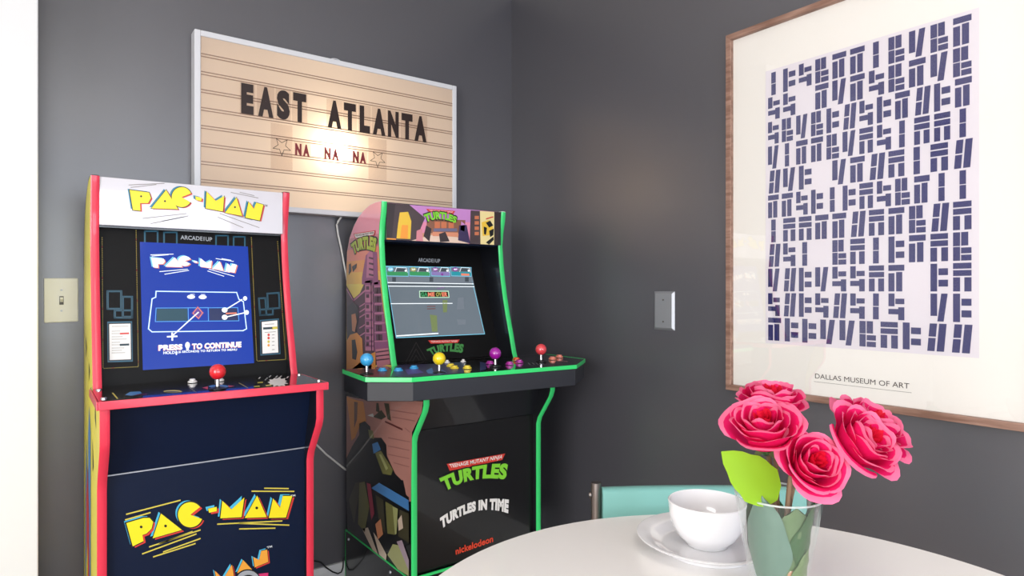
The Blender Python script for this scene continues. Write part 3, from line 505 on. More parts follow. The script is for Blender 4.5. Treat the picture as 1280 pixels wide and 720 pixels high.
    ('dot_gold',1,[(1321,9774),(1335,9773),(1335,9757),(1321,9758)]),
    ('dot_gold',1,[(1320,9730),(1334,9729),(1334,9713),(1320,9714)]),
    ('dot_gold',1,[(1320,9686),(1334,9685),(1334,9669),(1320,9670)]),
    ('dot_gold',1,[(1320,9642),(1334,9641),(1334,9625),(1320,9626)]),
    ('dot_gold',1,[(2091,13091),(2106,13092),(2106,13074),(2091,13073)]),
    ('dot_gold',1,[(2091,13044),(2106,13044),(2106,13027),(2091,13026)]),
    ('dot_gold',1,[(2091,12996),(2106,12997),(2106,12979),(2090,12978)]),
    ('dot_gold',1,[(2090,12949),(2106,12949),(2105,12932),(2090,12931)]),
    ('dot_gold',1,[(2090,12901),(2105,12902),(2105,12884),(2090,12883)]),
    ('logo_red',1,[(2090,12854),(2105,12854),(2105,12837),(2090,12836)]),
    ('dot_gold',1,[(2090,12806),(2105,12807),(2105,12789),(2090,12789)]),
    ('dot_gold',1,[(2090,12759),(2105,12760),(2105,12742),(2089,12741)]),
    ('dot_gold',1,[(2089,12712),(2105,12712),(2104,12695),(2089,12694)]),
    ('dot_gold',1,[(2089,12665),(2104,12665),(2104,12647),(2089,12647)]),
    ('dot_gold',1,[(2089,12617),(2104,12618),(2104,12600),(2089,12600)]),
    ('dot_gold',1,[(2089,12570),(2104,12571),(2104,12553),(2089,12553)]),
    ('dot_gold',1,[(2089,12523),(2104,12524),(2104,12506),(2088,12505)]),
    ('dot_gold',1,[(2088,12476),(2104,12476),(2103,12459),(2088,12458)]),
    ('dot_gold',1,[(2088,12429),(2103,12429),(2103,12412),(2088,12411)]),
    ('dot_gold',1,[(2088,12382),(2103,12382),(2103,12365),(2088,12364)]),
    ('dot_gold',1,[(2088,12335),(2103,12335),(2103,12318),(2088,12317)]),
    ('dot_gold',1,[(2088,12288),(2103,12288),(2103,12271),(2087,12270)]),
    ('dot_gold',1,[(2088,12241),(2103,12241),(2102,12224),(2087,12224)]),
    ('dot_gold',1,[(2087,12194),(2102,12195),(2102,12177),(2087,12177)]),
    ('dot_gold',1,[(2087,12147),(2102,12148),(2102,12130),(2087,12130)]),
    ('dot_gold',1,[(2087,12101),(2102,12101),(2102,12083),(2087,12083)]),
    ('logo_red',1,[(2087,12054),(2102,12054),(2101,12037),(2086,12036)]),
    ('dot_gold',1,[(2087,12007),(2102,12007),(2101,11990),(2086,11990)]),
    ('dot_gold',1,[(2086,11960),(2101,11961),(2101,11943),(2086,11943)]),
    ('dot_gold',1,[(2086,11914),(2101,11914),(2101,11897),(2086,11896)]),
    ('dot_gold',1,[(2086,11867),(2101,11867),(2101,11850),(2086,11850)]),
    ('dot_gold',1,[(2086,11821),(2101,11821),(2100,11803),(2085,11803)]),
    ('dot_gold',1,[(2086,11774),(2101,11774),(2100,11757),(2085,11757)]),
    ('dot_gold',1,[(2085,11728),(2100,11728),(2100,11710),(2085,11710)]),
    ('dot_gold',1,[(2085,11681),(2100,11681),(2100,11664),(2085,11664)]),
    ('dot_gold',1,[(2085,11635),(2100,11635),(2100,11618),(2085,11617)]),
    ('dot_gold',1,[(2085,11588),(2100,11588),(2099,11571),(2084,11571)]),
    ('dot_gold',1,[(2085,11542),(2100,11542),(2099,11525),(2084,11525)]),
    ('dot_gold',1,[(2084,11496),(2099,11496),(2099,11478),(2084,11479)]),
    ('dot_gold',1,[(2084,11450),(2099,11450),(2099,11432),(2084,11432)]),
    ('dot_gold',1,[(2084,11403),(2099,11403),(2099,11386),(2084,11386)]),
    ('dot_gold',1,[(2084,11357),(2099,11357),(2098,11340),(2083,11340)]),
    ('dot_gold',1,[(2084,11311),(2099,11311),(2098,11294),(2083,11294)]),
    ('logo_red',1,[(2083,11265),(2098,11265),(2098,11248),(2083,11248)]),
    ('dot_gold',1,[(2083,11219),(2098,11219),(2098,11201),(2083,11202)]),
    ('dot_gold',1,[(2083,11173),(2098,11173),(2098,11155),(2083,11156)]),
    ('dot_gold',1,[(2083,11127),(2098,11127),(2097,11109),(2083,11110)]),
    ('dot_gold',1,[(2083,11081),(2098,11081),(2097,11063),(2082,11064)]),
    ('dot_gold',1,[(2082,11035),(2097,11035),(2097,11018),(2082,11018)]),
    ('dot_gold',1,[(2082,10989),(2097,10989),(2097,10972),(2082,10972)]),
    ('dot_gold',1,[(2082,10943),(2097,10943),(2097,10926),(2082,10926)]),
    ('dot_gold',1,[(2082,10897),(2097,10897),(2097,10880),(2082,10880)]),
    ('dot_gold',1,[(2082,10852),(2097,10851),(2096,10834),(2081,10835)]),
    ('dot_gold',1,[(2082,10806),(2096,10806),(2096,10788),(2081,10789)]),
    ('dot_gold',1,[(2081,10760),(2096,10760),(2096,10743),(2081,10743)]),
    ('dot_gold',1,[(2081,10715),(2096,10714),(2096,10697),(2081,10697)]),
    ('dot_gold',1,[(2081,10669),(2096,10668),(2096,10651),(2081,10652)]),
    ('dot_gold',1,[(2081,10623),(2096,10623),(2095,10606),(2080,10606)]),
    ('dot_gold',1,[(2081,10578),(2095,10577),(2095,10560),(2080,10561)]),
    ('dot_gold',1,[(2080,10532),(2095,10532),(2095,10515),(2080,10515)]),
    ('logo_red',1,[(2080,10487),(2095,10486),(2095,10469),(2080,10470)]),
    ('dot_gold',1,[(2080,10441),(2095,10441),(2095,10424),(2080,10424)]),
    ('dot_gold',1,[(2080,10396),(2095,10395),(2094,10378),(2079,10379)]),
    ('dot_gold',1,[(2080,10351),(2094,10350),(2094,10333),(2079,10334)]),
    ('dot_gold',1,[(2079,10305),(2094,10305),(2094,10288),(2079,10288)]),
    ('dot_gold',1,[(2079,10260),(2094,10259),(2094,10242),(2079,10243)]),
    ('dot_gold',1,[(2079,10215),(2094,10214),(2094,10197),(2079,10198)]),
    ('dot_gold',1,[(2079,10169),(2094,10169),(2093,10152),(2079,10153)]),
    ('dot_gold',1,[(2079,10124),(2094,10124),(2093,10107),(2078,10107)]),
    ('dot_gold',1,[(2078,10079),(2093,10078),(2093,10062),(2078,10062)]),
    ('dot_gold',1,[(2078,10034),(2093,10033),(2093,10016),(2078,10017)]),
    ('dot_gold',1,[(2078,9989),(2093,9988),(2093,9971),(2078,9972)]),
    ('dot_gold',1,[(2078,9944),(2093,9943),(2092,9926),(2078,9927)]),
    ('dot_gold',1,[(2078,9899),(2093,9898),(2092,9881),(2077,9882)]),
    ('dot_gold',1,[(2078,9854),(2092,9853),(2092,9836),(2077,9837)]),
    ('dot_gold',1,[(2077,9809),(2092,9808),(2092,9791),(2077,9792)]),
    ('dot_gold',1,[(2077,9764),(2092,9763),(2092,9746),(2077,9747)]),
    ('logo_red',1,[(2077,9719),(2092,9718),(2091,9702),(2077,9703)]),
    ('dot_gold',1,[(2077,9674),(2092,9673),(2091,9657),(2076,9658)]),
    ('dot_gold',1,[(2077,9630),(2091,9629),(2091,9612),(2076,9613)]),
    ('dot_gold',1,[(1341,9610),(1355,9609),(1355,9592),(1341,9593)]),
    ('dot_gold',1,[(1378,9609),(1392,9608),(1392,9592),(1378,9593)]),
    ('dot_gold',1,[(1415,9609),(1429,9608),(1429,9592),(1415,9593)]),
    ('dot_gold',1,[(1452,9608),(1466,9607),(1466,9591),(1452,9592)]),
    ('dot_gold',1,[(1489,9608),(1503,9607),(1503,9591),(1489,9592)]),
    ('logo_red',1,[(1526,9608),(1540,9607),(1540,9590),(1526,9591)]),
    ('dot_gold',1,[(1563,9607),(1578,9606),(1577,9590),(1563,9591)]),
    ('dot_gold',1,[(1601,9607),(1615,9606),(1615,9589),(1600,9590)]),
    ('dot_gold',1,[(1638,9606),(1652,9605),(1652,9589),(1638,9590)]),
    ('dot_gold',1,[(1676,9606),(1690,9605),(1690,9588),(1675,9589)]),
    ('dot_gold',1,[(1713,9605),(1728,9604),(1727,9588),(1713,9589)]),
    ('dot_gold',1,[(1751,9605),(1766,9604),(1765,9588),(1751,9589)]),
    ('dot_gold',1,[(1789,9605),(1803,9604),(1803,9587),(1789,9588)]),
    ('dot_gold',1,[(1827,9604),(1841,9603),(1841,9587),(1827,9588)]),
    ('dot_gold',1,[(1865,9604),(1880,9603),(1879,9586),(1865,9587)]),
    ('dot_gold',1,[(1903,9603),(1918,9602),(1917,9586),(1903,9587)]),
    ('dot_gold',1,[(1941,9603),(1956,9602),(1956,9585),(1941,9586)]),
    ('dot_gold',1,[(1980,9602),(1995,9601),(1994,9585),(1980,9586)]),
    ('dot_gold',1,[(2018,9602),(2033,9601),(2033,9584),(2018,9585)]),
    ('dot_gold',1,[(2057,9602),(2072,9601),(2071,9584),(2057,9585)]),
    ('dot_gold',1,[(4964,13045),(4982,13046),(4981,13027),(4963,13026)]),
    ('dot_gold',1,[(4964,12994),(4982,12995),(4981,12975),(4963,12974)]),
    ('dot_gold',1,[(4963,12943),(4982,12943),(4981,12924),(4963,12923)]),
    ('dot_gold',1,[(4963,12891),(4982,12892),(4981,12873),(4962,12872)]),
    ('dot_gold',1,[(4963,12840),(4982,12841),(4981,12821),(4962,12820)]),
    ('logo_red',1,[(4963,12789),(4981,12789),(4981,12770),(4962,12769)]),
    ('dot_gold',1,[(4963,12737),(4981,12738),(4980,12719),(4962,12718)]),
    ('dot_gold',1,[(4963,12686),(4981,12687),(4980,12668),(4962,12667)]),
    ('dot_gold',1,[(4963,12635),(4981,12636),(4980,12616),(4962,12616)]),
    ('dot_gold',1,[(4962,12584),(4981,12585),(4980,12565),(4961,12565)]),
    ('dot_gold',1,[(4962,12533),(4981,12534),(4980,12514),(4961,12514)]),
    ('dot_gold',1,[(4962,12482),(4980,12482),(4980,12463),(4961,12463)]),
    ('dot_gold',1,[(4962,12431),(4980,12431),(4979,12412),(4961,12412)]),
    ('dot_gold',1,[(4962,12380),(4980,12380),(4979,12361),(4961,12361)]),
    ('dot_gold',1,[(4962,12329),(4980,12330),(4979,12310),(4961,12310)]),
    ('dot_gold',1,[(4961,12278),(4980,12279),(4979,12259),(4961,12259)]),
    ('dot_gold',1,[(4961,12227),(4980,12228),(4979,12208),(4960,12208)]),
    ('dot_gold',1,[(4961,12177),(4980,12177),(4979,12158),(4960,12157)]),
    ('dot_gold',1,[(4961,12126),(4979,12126),(4978,12107),(4960,12107)]),
    ('dot_gold',1,[(4961,12075),(4979,12075),(4978,12056),(4960,12056)]),
    ('dot_gold',1,[(4961,12024),(4979,12025),(4978,12006),(4960,12005)]),
    ('dot_gold',1,[(4961,11974),(4979,11974),(4978,11955),(4960,11955)]),
    ('logo_red',1,[(4960,11923),(4979,11924),(4978,11904),(4960,11904)]),
    ('dot_gold',1,[(4960,11873),(4979,11873),(4978,11854),(4959,11854)]),
    ('dot_gold',1,[(4960,11822),(4978,11822),(4978,11803),(4959,11803)]),
    ('dot_gold',1,[(4960,11772),(4978,11772),(4977,11753),(4959,11753)]),
    ('dot_gold',1,[(4960,11721),(4978,11721),(4977,11702),(4959,11702)]),
    ('dot_gold',1,[(4960,11671),(4978,11671),(4977,11652),(4959,11652)]),
    ('dot_gold',1,[(4960,11621),(4978,11621),(4977,11602),(4959,11602)]),
    ('dot_gold',1,[(4959,11570),(4978,11570),(4977,11551),(4958,11551)]),
    ('dot_gold',1,[(4959,11520),(4978,11520),(4977,11501),(4958,11501)]),
    ('dot_gold',1,[(4959,11470),(4977,11470),(4976,11451),(4958,11451)]),
    ('dot_gold',1,[(4959,11420),(4977,11420),(4976,11401),(4958,11401)]),
    ('dot_gold',1,[(4959,11370),(4977,11369),(4976,11350),(4958,11351)]),
    ('dot_gold',1,[(4959,11319),(4977,11319),(4976,11300),(4958,11300)]),
    ('dot_gold',1,[(4958,11269),(4977,11269),(4976,11250),(4958,11250)]),
    ('dot_gold',1,[(4958,11219),(4977,11219),(4976,11200),(4957,11200)]),
    ('dot_gold',1,[(4958,11169),(4976,11169),(4976,11150),(4957,11150)]),
    ('dot_gold',1,[(4958,11119),(4976,11119),(4975,11100),(4957,11100)]),
    ('logo_red',1,[(4958,11070),(4976,11069),(4975,11050),(4957,11051)]),
    ('dot_gold',1,[(4958,11020),(4976,11019),(4975,11000),(4957,11001)]),
    ('dot_gold',1,[(4958,10970),(4976,10970),(4975,10951),(4957,10951)]),
    ('dot_gold',1,[(4957,10920),(4976,10920),(4975,10901),(4957,10901)]),
    ('dot_gold',1,[(4957,10870),(4976,10870),(4975,10851),(4956,10851)]),
    ('dot_gold',1,[(4957,10821),(4975,10820),(4974,10801),(4956,10802)]),
    ('dot_gold',1,[(4957,10771),(4975,10771),(4974,10752),(4956,10752)]),
    ('dot_gold',1,[(4957,10721),(4975,10721),(4974,10702),(4956,10703)]),
    ('dot_gold',1,[(4957,10672),(4975,10671),(4974,10652),(4956,10653)]),
    ('dot_gold',1,[(4957,10622),(4975,10622),(4974,10603),(4956,10603)]),
    ('dot_gold',1,[(4956,10573),(4975,10572),(4974,10553),(4956,10554)]),
    ('dot_gold',1,[(4956,10523),(4974,10523),(4974,10504),(4955,10504)]),
    ('dot_gold',1,[(4956,10474),(4974,10473),(4973,10454),(4955,10455)]),
    ('dot_gold',1,[(4956,10424),(4974,10424),(4973,10405),(4955,10406)]),
    ('dot_gold',1,[(4956,10375),(4974,10374),(4973,10356),(4955,10356)]),
    ('dot_gold',1,[(4956,10326),(4974,10325),(4973,10306),(4955,10307)]),
    ('dot_gold',1,[(4956,10276),(4974,10276),(4973,10257),(4955,10258)]),
    ('logo_red',1,[(4955,10227),(4974,10226),(4973,10208),(4955,10209)]),
    ('dot_gold',1,[(4955,10178),(4973,10177),(4972,10159),(4954,10159)]),
    ('dot_gold',1,[(4955,10129),(4973,10128),(4972,10109),(4954,10110)]),
    ('dot_gold',1,[(4955,10080),(4973,10079),(4972,10060),(4954,10061)]),
    ('dot_gold',1,[(4955,10031),(4973,10030),(4972,10011),(4954,10012)]),
    ('dot_gold',1,[(4955,9982),(4973,9981),(4972,9962),(4954,9963)]),
    ('dot_gold',1,[(4955,9933),(4973,9932),(4972,9913),(4954,9914)]),
    ('dot_gold',1,[(4954,9884),(4972,9883),(4972,9864),(4954,9865)]),
    ('dot_gold',1,[(4954,9835),(4972,9834),(4971,9815),(4953,9816)]),
    ('dot_gold',1,[(4954,9786),(4972,9785),(4971,9766),(4953,9767)]),
    ('dot_gold',1,[(4954,9737),(4972,9736),(4971,9717),(4953,9719)]),
    ('dot_gold',1,[(4954,9688),(4972,9687),(4971,9669),(4953,9670)]),
    ('dot_gold',1,[(4954,9639),(4972,9638),(4971,9620),(4953,9621)]),
    ('dot_gold',1,[(4954,9591),(4972,9590),(4971,9571),(4953,9572)]),
    ('dot_gold',1,[(5698,12963),(5717,12964),(5716,12944),(5697,12943)]),
    ('dot_gold',1,[(5699,12910),(5718,12911),(5717,12891),(5697,12890)]),
    ('dot_gold',1,[(5699,12857),(5719,12858),(5718,12838),(5698,12837)]),
    ('dot_gold',1,[(5700,12804),(5719,12804),(5718,12784),(5699,12784)]),
    ('dot_gold',1,[(5701,12751),(5720,12751),(5719,12731),(5700,12731)]),
    ('logo_red',1,[(5702,12697),(5721,12698),(5720,12678),(5701,12678)]),
    ('dot_gold',1,[(5702,12644),(5722,12645),(5721,12625),(5701,12625)]),
    ('dot_gold',1,[(5703,12592),(5722,12592),(5721,12572),(5702,12572)]),
    ('dot_gold',1,[(5704,12539),(5723,12539),(5722,12519),(5703,12519)]),
    ('dot_gold',1,[(5705,12486),(5724,12486),(5723,12466),(5704,12466)]),
    ('dot_gold',1,[(5705,12433),(5725,12433),(5724,12414),(5704,12413)]),
    ('dot_gold',1,[(5706,12380),(5725,12381),(5724,12361),(5705,12360)]),
    ('dot_gold',1,[(5707,12327),(5726,12328),(5725,12308),(5706,12308)]),
    ('dot_gold',1,[(5708,12275),(5727,12275),(5726,12255),(5707,12255)]),
    ('dot_gold',1,[(5708,12222),(5728,12222),(5727,12203),(5707,12202)]),
    ('dot_gold',1,[(5709,12169),(5728,12170),(5727,12150),(5708,12150)]),
    ('dot_gold',1,[(5710,12117),(5729,12117),(5728,12097),(5709,12097)]),
    ('dot_gold',1,[(5711,12064),(5730,12065),(5729,12045),(5710,12044)]),
    ('dot_gold',1,[(5711,12012),(5731,12012),(5730,11992),(5710,11992)]),
    ('dot_gold',1,[(5712,11959),(5731,11959),(5730,11940),(5711,11940)]),
    ('dot_gold',1,[(5713,11907),(5732,11907),(5731,11887),(5712,11887)]),
    ('dot_gold',1,[(5714,11854),(5733,11855),(5732,11835),(5713,11835)]),
    ('logo_red',1,[(5714,11802),(5734,11802),(5733,11783),(5713,11782)]),
    ('dot_gold',1,[(5715,11750),(5734,11750),(5733,11730),(5714,11730)]),
    ('dot_gold',1,[(5716,11697),(5735,11697),(5734,11678),(5715,11678)]),
    ('dot_gold',1,[(5717,11645),(5736,11645),(5735,11626),(5716,11626)]),
    ('dot_gold',1,[(5717,11593),(5737,11593),(5736,11573),(5716,11573)]),
    ('dot_gold',1,[(5718,11541),(5737,11541),(5736,11521),(5717,11521)]),
    ('dot_gold',1,[(5719,11489),(5738,11489),(5737,11469),(5718,11469)]),
    ('dot_gold',1,[(5720,11437),(5739,11437),(5738,11417),(5719,11417)]),
    ('dot_gold',1,[(5720,11385),(5740,11384),(5739,11365),(5719,11365)]),
    ('dot_gold',1,[(5721,11332),(5740,11332),(5739,11313),(5720,11313)]),
    ('dot_gold',1,[(5722,11281),(5741,11280),(5740,11261),(5721,11261)]),
    ('dot_gold',1,[(5723,11229),(5742,11228),(5741,11209),(5722,11209)]),
    ('dot_gold',1,[(5723,11177),(5743,11177),(5742,11157),(5722,11157)]),
    ('dot_gold',1,[(5724,11125),(5743,11125),(5742,11105),(5723,11105)]),
    ('dot_gold',1,[(5725,11073),(5744,11073),(5743,11053),(5724,11054)]),
    ('dot_gold',1,[(5726,11021),(5745,11021),(5744,11002),(5725,11002)]),
    ('dot_gold',1,[(5726,10970),(5746,10969),(5745,10950),(5725,10950)]),
    ('logo_red',1,[(5727,10918),(5746,10917),(5745,10898),(5726,10898)]),
    ('dot_gold',1,[(5728,10866),(5747,10866),(5746,10846),(5727,10847)]),
    ('dot_gold',1,[(5729,10815),(5748,10814),(5747,10795),(5728,10795)]),
    ('dot_gold',1,[(5729,10763),(5749,10763),(5747,10743),(5728,10744)]),
    ('dot_gold',1,[(5730,10711),(5749,10711),(5748,10692),(5729,10692)]),
    ('dot_gold',1,[(5731,10660),(5750,10659),(5749,10640),(5730,10641)]),
    ('dot_gold',1,[(5732,10608),(5751,10608),(5750,10589),(5731,10589)]),
    ('dot_gold',1,[(5732,10557),(5751,10556),(5750,10537),(5731,10538)]),
    ('dot_gold',1,[(5733,10506),(5752,10505),(5751,10486),(5732,10486)]),
    ('dot_gold',1,[(5734,10454),(5753,10454),(5752,10434),(5733,10435)]),
    ('dot_gold',1,[(5735,10403),(5754,10402),(5753,10383),(5734,10384)]),
    ('dot_gold',1,[(5735,10352),(5754,10351),(5753,10332),(5734,10333)]),
    ('dot_gold',1,[(5736,10300),(5755,10300),(5754,10281),(5735,10281)]),
    ('dot_gold',1,[(5737,10249),(5756,10248),(5755,10229),(5736,10230)]),
    ('dot_gold',1,[(5738,10198),(5757,10197),(5756,10178),(5737,10179)]),
    ('dot_gold',1,[(5738,10147),(5757,10146),(5756,10127),(5737,10128)]),
    ('dot_gold',1,[(5739,10096),(5758,10095),(5757,10076),(5738,10077)]),
    ('logo_red',1,[(5740,10045),(5759,10044),(5758,10025),(5739,10026)]),
    ('dot_gold',1,[(5740,9994),(5759,9993),(5758,9974),(5739,9975)]),
    ('dot_gold',1,[(5741,9943),(5760,9942),(5759,9923),(5740,9924)]),
    ('dot_gold',1,[(5742,9892),(5761,9891),(5760,9872),(5741,9873)]),
    ('dot_gold',1,[(5743,9841),(5762,9840),(5761,9821),(5742,9822)]),
    ('dot_gold',1,[(5743,9790),(5762,9789),(5761,9770),(5742,9771)]),
    ('dot_gold',1,[(5744,9739),(5763,9738),(5762,9719),(5743,9720)]),
    ('dot_gold',1,[(5745,9689),(5764,9687),(5763,9668),(5744,9670)]),
    ('dot_gold',1,[(5746,9638),(5765,9637),(5764,9618),(5745,9619)]),
    ('dot_gold',1,[(5746,9587),(5765,9586),(5764,9567),(5745,9568)]),
    ('dot_gold',1,[(4986,9559),(5004,9558),(5003,9539),(4985,9541)]),
    ('dot_gold',1,[(5031,9559),(5049,9558),(5049,9539),(5030,9540)]),
    ('dot_gold',1,[(5076,9558),(5095,9557),(5094,9539),(5076,9540)]),
    ('dot_gold',1,[(5122,9558),(5140,9557),(5139,9539),(5121,9540)]),
    ('dot_gold',1,[(5167,9558),(5185,9557),(5184,9538),(5166,9539)]),
    ('logo_red',1,[(5213,9558),(5231,9557),(5230,9538),(5212,9539)]),
    ('dot_gold',1,[(5258,9558),(5277,9556),(5276,9538),(5257,9539)]),
    ('dot_gold',1,[(5304,9557),(5323,9556),(5322,9537),(5303,9539)]),
    ('dot_gold',1,[(5350,9557),(5369,9556),(5368,9537),(5349,9538)]),
    ('dot_gold',1,[(5396,9557),(5415,9556),(5414,9537),(5395,9538)]),
    ('dot_gold',1,[(5442,9557),(5461,9555),(5460,9537),(5441,9538)]),
    ('dot_gold',1,[(5489,9556),(5507,9555),(5506,9536),(5488,9538)]),
    ('dot_gold',1,[(5535,9556),(5554,9555),(5553,9536),(5534,9537)]),
    ('dot_gold',1,[(5582,9556),(5601,9555),(5600,9536),(5581,9537)]),
    ('dot_gold',1,[(5629,9556),(5648,9554),(5647,9536),(5628,9537)]),
    ('dot_gold',1,[(5676,9555),(5695,9554),(5694,9535),(5675,9536)]),
    ('dot_gold',1,[(5723,9555),(5742,9554),(5741,9535),(5722,9536)]),
    ('silver_print', 3, 'ARCADE1UP', [(3139, 13013), (3534, 13005), (3929, 12991)], [(3136, 12899), (3530, 12889), (3924, 12874)], 0.03),
  ],
  'ps_base': [
    ('screen_blue',0,[(2183,12794),(4849,12755),(4894,9473),(2171,9533)]),
  ],
  'ps': [
    ('screen_cyan',1.0,[(2395,12406),(2683,12381),(2708,12310),(2664,12239),(2545,12236),(2548,12136),(2436,12144)]),
    ('screen_coral',2.0,[(2456,12369),(2745,12343),(2771,12271),(2726,12201),(2606,12198),(2610,12098),(2497,12106)]),
    ('screen_white',4.0,[(2430,12386),(2718,12361),(2744,12289),(2700,12219),(2580,12216),(2584,12116),(2471,12124)]),
    ('screen_cyan',1.12,[(2942,12424),(3119,12170),(2711,12171)]),
    ('screen_coral',2.12,[(3005,12386),(3183,12131),(2773,12133)]),
    ('screen_white',4.12,[(2978,12404),(3156,12149),(2746,12151)]),
    ('screen_cyan',1.24,[(3180,12334),(3313,12270),(3294,12247),(3269,12227),(3241,12212),(3210,12203),(3178,12199),(3146,12200),(3116,12208),(3088,12221),(3065,12238),(3046,12260),(3033,12284),(3026,12311),(3026,12339),(3032,12367),(3045,12393),(3063,12417),(3086,12437),(3113,12453),(3144,12464),(3176,12469),(3208,12469),(3239,12463),(3267,12451),(3292,12435),(3312,12414),(3326,12389)]),
    ('screen_coral',2.24,[(3244,12295),(3378,12231),(3358,12207),(3334,12188),(3305,12173),(3274,12164),(3242,12160),(3210,12161),(3180,12169),(3152,12182),(3128,12199),(3110,12221),(3097,12246),(3090,12272),(3089,12300),(3096,12328),(3108,12354),(3127,12378),(3150,12398),(3178,12414),(3208,12425),(3240,12431),(3272,12430),(3303,12424),(3332,12412),(3357,12396),(3377,12375),(3391,12350)]),
    ('screen_white',4.24,[(3217,12313),(3350,12249),(3330,12226),(3306,12206),(3278,12191),(3247,12182),(3215,12178),(3183,12180),(3152,12187),(3125,12200),(3101,12217),(3082,12239),(3069,12264),(3062,12291),(3062,12318),(3068,12346),(3081,12372),(3099,12396),(3123,12416),(3150,12432),(3180,12443),(3212,12449),(3244,12448),(3276,12442),(3304,12431),(3329,12414),(3349,12393),(3364,12368)]),
    ('screen_cyan',1.3599999999999999,[(3574,12422),(3717,12297),(3856,12370),(3828,12153),(3553,12191)]),
    ('screen_coral',2.36,[(3639,12383),(3783,12257),(3923,12330),(3895,12113),(3619,12152)]),
    ('screen_white',4.36,[(3611,12401),(3755,12276),(3894,12349),(3867,12132),(3591,12170)]),
    ('screen_cyan',1.48,[(4058,12354),(4141,12099),(3860,12138)]),
    ('screen_coral',2.48,[(4126,12314),(4209,12059),(3927,12098)]),
    ('screen_white',4.48,[(4097,12332),(4180,12077),(3899,12116)]),
    ('screen_cyan',1.6,[(4255,12303),(4338,12201),(4382,12290),(4503,12264),(4433,12040),(4193,12078)]),
    ('screen_coral',2.6,[(4324,12263),(4407,12161),(4452,12249),(4573,12224),(4502,11999),(4262,12037)]),
    ('screen_white',4.6,[(4295,12282),(4378,12180),(4422,12268),(4543,12243),(4473,12018),(4232,12056)]),
    ('screen_cyan',1.72,[(3393,12351),(3494,12332),(3486,12288),(3398,12302)]),
    ('screen_coral',2.7199999999999998,[(3459,12312),(3560,12293),(3552,12249),(3463,12263)]),
    ('screen_white',4.72,[(3431,12330),(3532,12311),(3524,12267),(3435,12281)]),
    ('screen_white',0,[(2414,12443),(2959,12483),(2958,12501),(2413,12461)]),
    ('screen_white',0,[(2443,12411),(2837,12463),(2835,12481),(2441,12429)]),
    ('screen_white',0,[(4000,12395),(4466,12327),(4469,12344),(4003,12413)]),
    ('screen_white',0,[(4149,12399),(4400,12358),(4403,12376),(4152,12417)]),
    ('screen_white',0,[(2612,12006),(3289,12085),(3287,12103),(2610,12024)]),
    ('screen_white',0,[(2731,11938),(3320,12054),(3316,12071),(2728,11956)]),
    ('screen_white',0,[(2898,11973),(3257,12042),(3253,12059),(2895,11991)]),
    ('screen_white',0,[(3809,12098),(4464,11909),(4469,11926),(3814,12115)]),
    ('screen_white',0,[(3775,12048),(4196,11905),(4202,11922),(3780,12065)]),
    ('screen_white',0,[(3875,12115),(4352,12014),(4355,12032),(3879,12132)]),
    ('screen_glow',1,[(2503,11482),(4524,11448),(4524,11484),(2504,11518)]),
    ('screen_glow',1,[(4484,11479),(4547,11254),(4582,11264),(4519,11489)]),
    ('screen_glow',1,[(4535,11270),(4679,11184),(4698,11215),(4553,11301)]),
    ('screen_glow',1,[(4654,11225),(4708,10432),(4744,10434),(4690,11228)]),
    ('screen_glow',1,[(4733,10475),(4603,10412),(4619,10379),(4749,10442)]),
    ('screen_glow',1,[(4646,10421),(2388,10471),(2387,10435),(4645,10385)]),
    ('screen_glow',1,[(2431,10452),(2326,10558),(2301,10533),(2406,10427)]),
    ('screen_glow',1,[(2342,10513),(2445,11318),(2410,11323),(2306,10517)]),
    ('screen_glow',1,[(2417,11278),(2533,11335),(2517,11368),(2401,11311)]),
    ('screen_glow',1,[(2525,11324),(2541,11516),(2505,11519),(2489,11327)]),
    ('screen_white',2,[(2512,11491),(4515,11457),(4515,11475),(2513,11509)]),
    ('screen_white',2,[(4495,11473),(4553,11265),(4570,11270),(4512,11478)]),
    ('screen_white',2,[(4547,11273),(4676,11196),(4686,11212),(4556,11289)]),
    ('screen_white',2,[(4664,11217),(4717,10441),(4735,10442),(4682,11218)]),
    ('screen_white',2,[(4729,10463),(4615,10408),(4623,10391),(4737,10447)]),
    ('screen_white',2,[(4637,10412),(2397,10462),(2397,10444),(4636,10394)]),
    ('screen_white',2,[(2419,10453),(2326,10546),(2313,10533),(2406,10440)]),
    ('screen_white',2,[(2334,10523),(2435,11310),(2417,11313),(2316,10525)]),
    ('screen_white',2,[(2421,11291),(2521,11340),(2513,11356),(2413,11307)]),
    ('screen_white',2,[(2517,11334),(2531,11508),(2513,11510),(2499,11335)]),
    ('screen_glow',2,[(2503,11055),(4526,11035),(4526,11051),(2503,11071)]),
    ('screen_glow',2,[(4509,11051),(4526,10669),(4542,10670),(4525,11052)]),
    ('screen_glow',2,[(4542,10686),(2477,10721),(2477,10705),(4542,10670)]),
    ('screen_glow',2,[(2492,10704),(2520,11070),(2504,11072),(2476,10705)]),
    ('screen_glow',2,[(3258,11050),(3766,11047),(3766,11063),(3258,11066)]),
    ('screen_glow',2,[(3750,11063),(3747,10684),(3763,10684),(3766,11063)]),
    ('screen_glow',2,[(3763,10700),(3257,10707),(3256,10691),(3763,10684)]),
    ('screen_glow',2,[(3272,10691),(3274,11066),(3258,11066),(3256,10691)]),
    ('screen_teal',1,[(2529,11042),(3246,11035),(3246,10717),(2513,10732)]),
    ('screen_navy',1,[(3787,11030),(4496,11024),(4514,10696),(3786,10711)]),
    ('screen_purple',3,[(3502,11102),(3654,10916),(3509,10737),(3339,10912)]),
    ('screen_coral',4,[(3486,11071),(3612,10903),(3628,10915),(3502,11083)]),
    ('screen_coral',4,[(3611,10931),(3496,10767),(3513,10756),(3628,10920)]),
    ('screen_coral',4,[(3524,10769),(3378,10925),(3364,10912),(3510,10755)]),
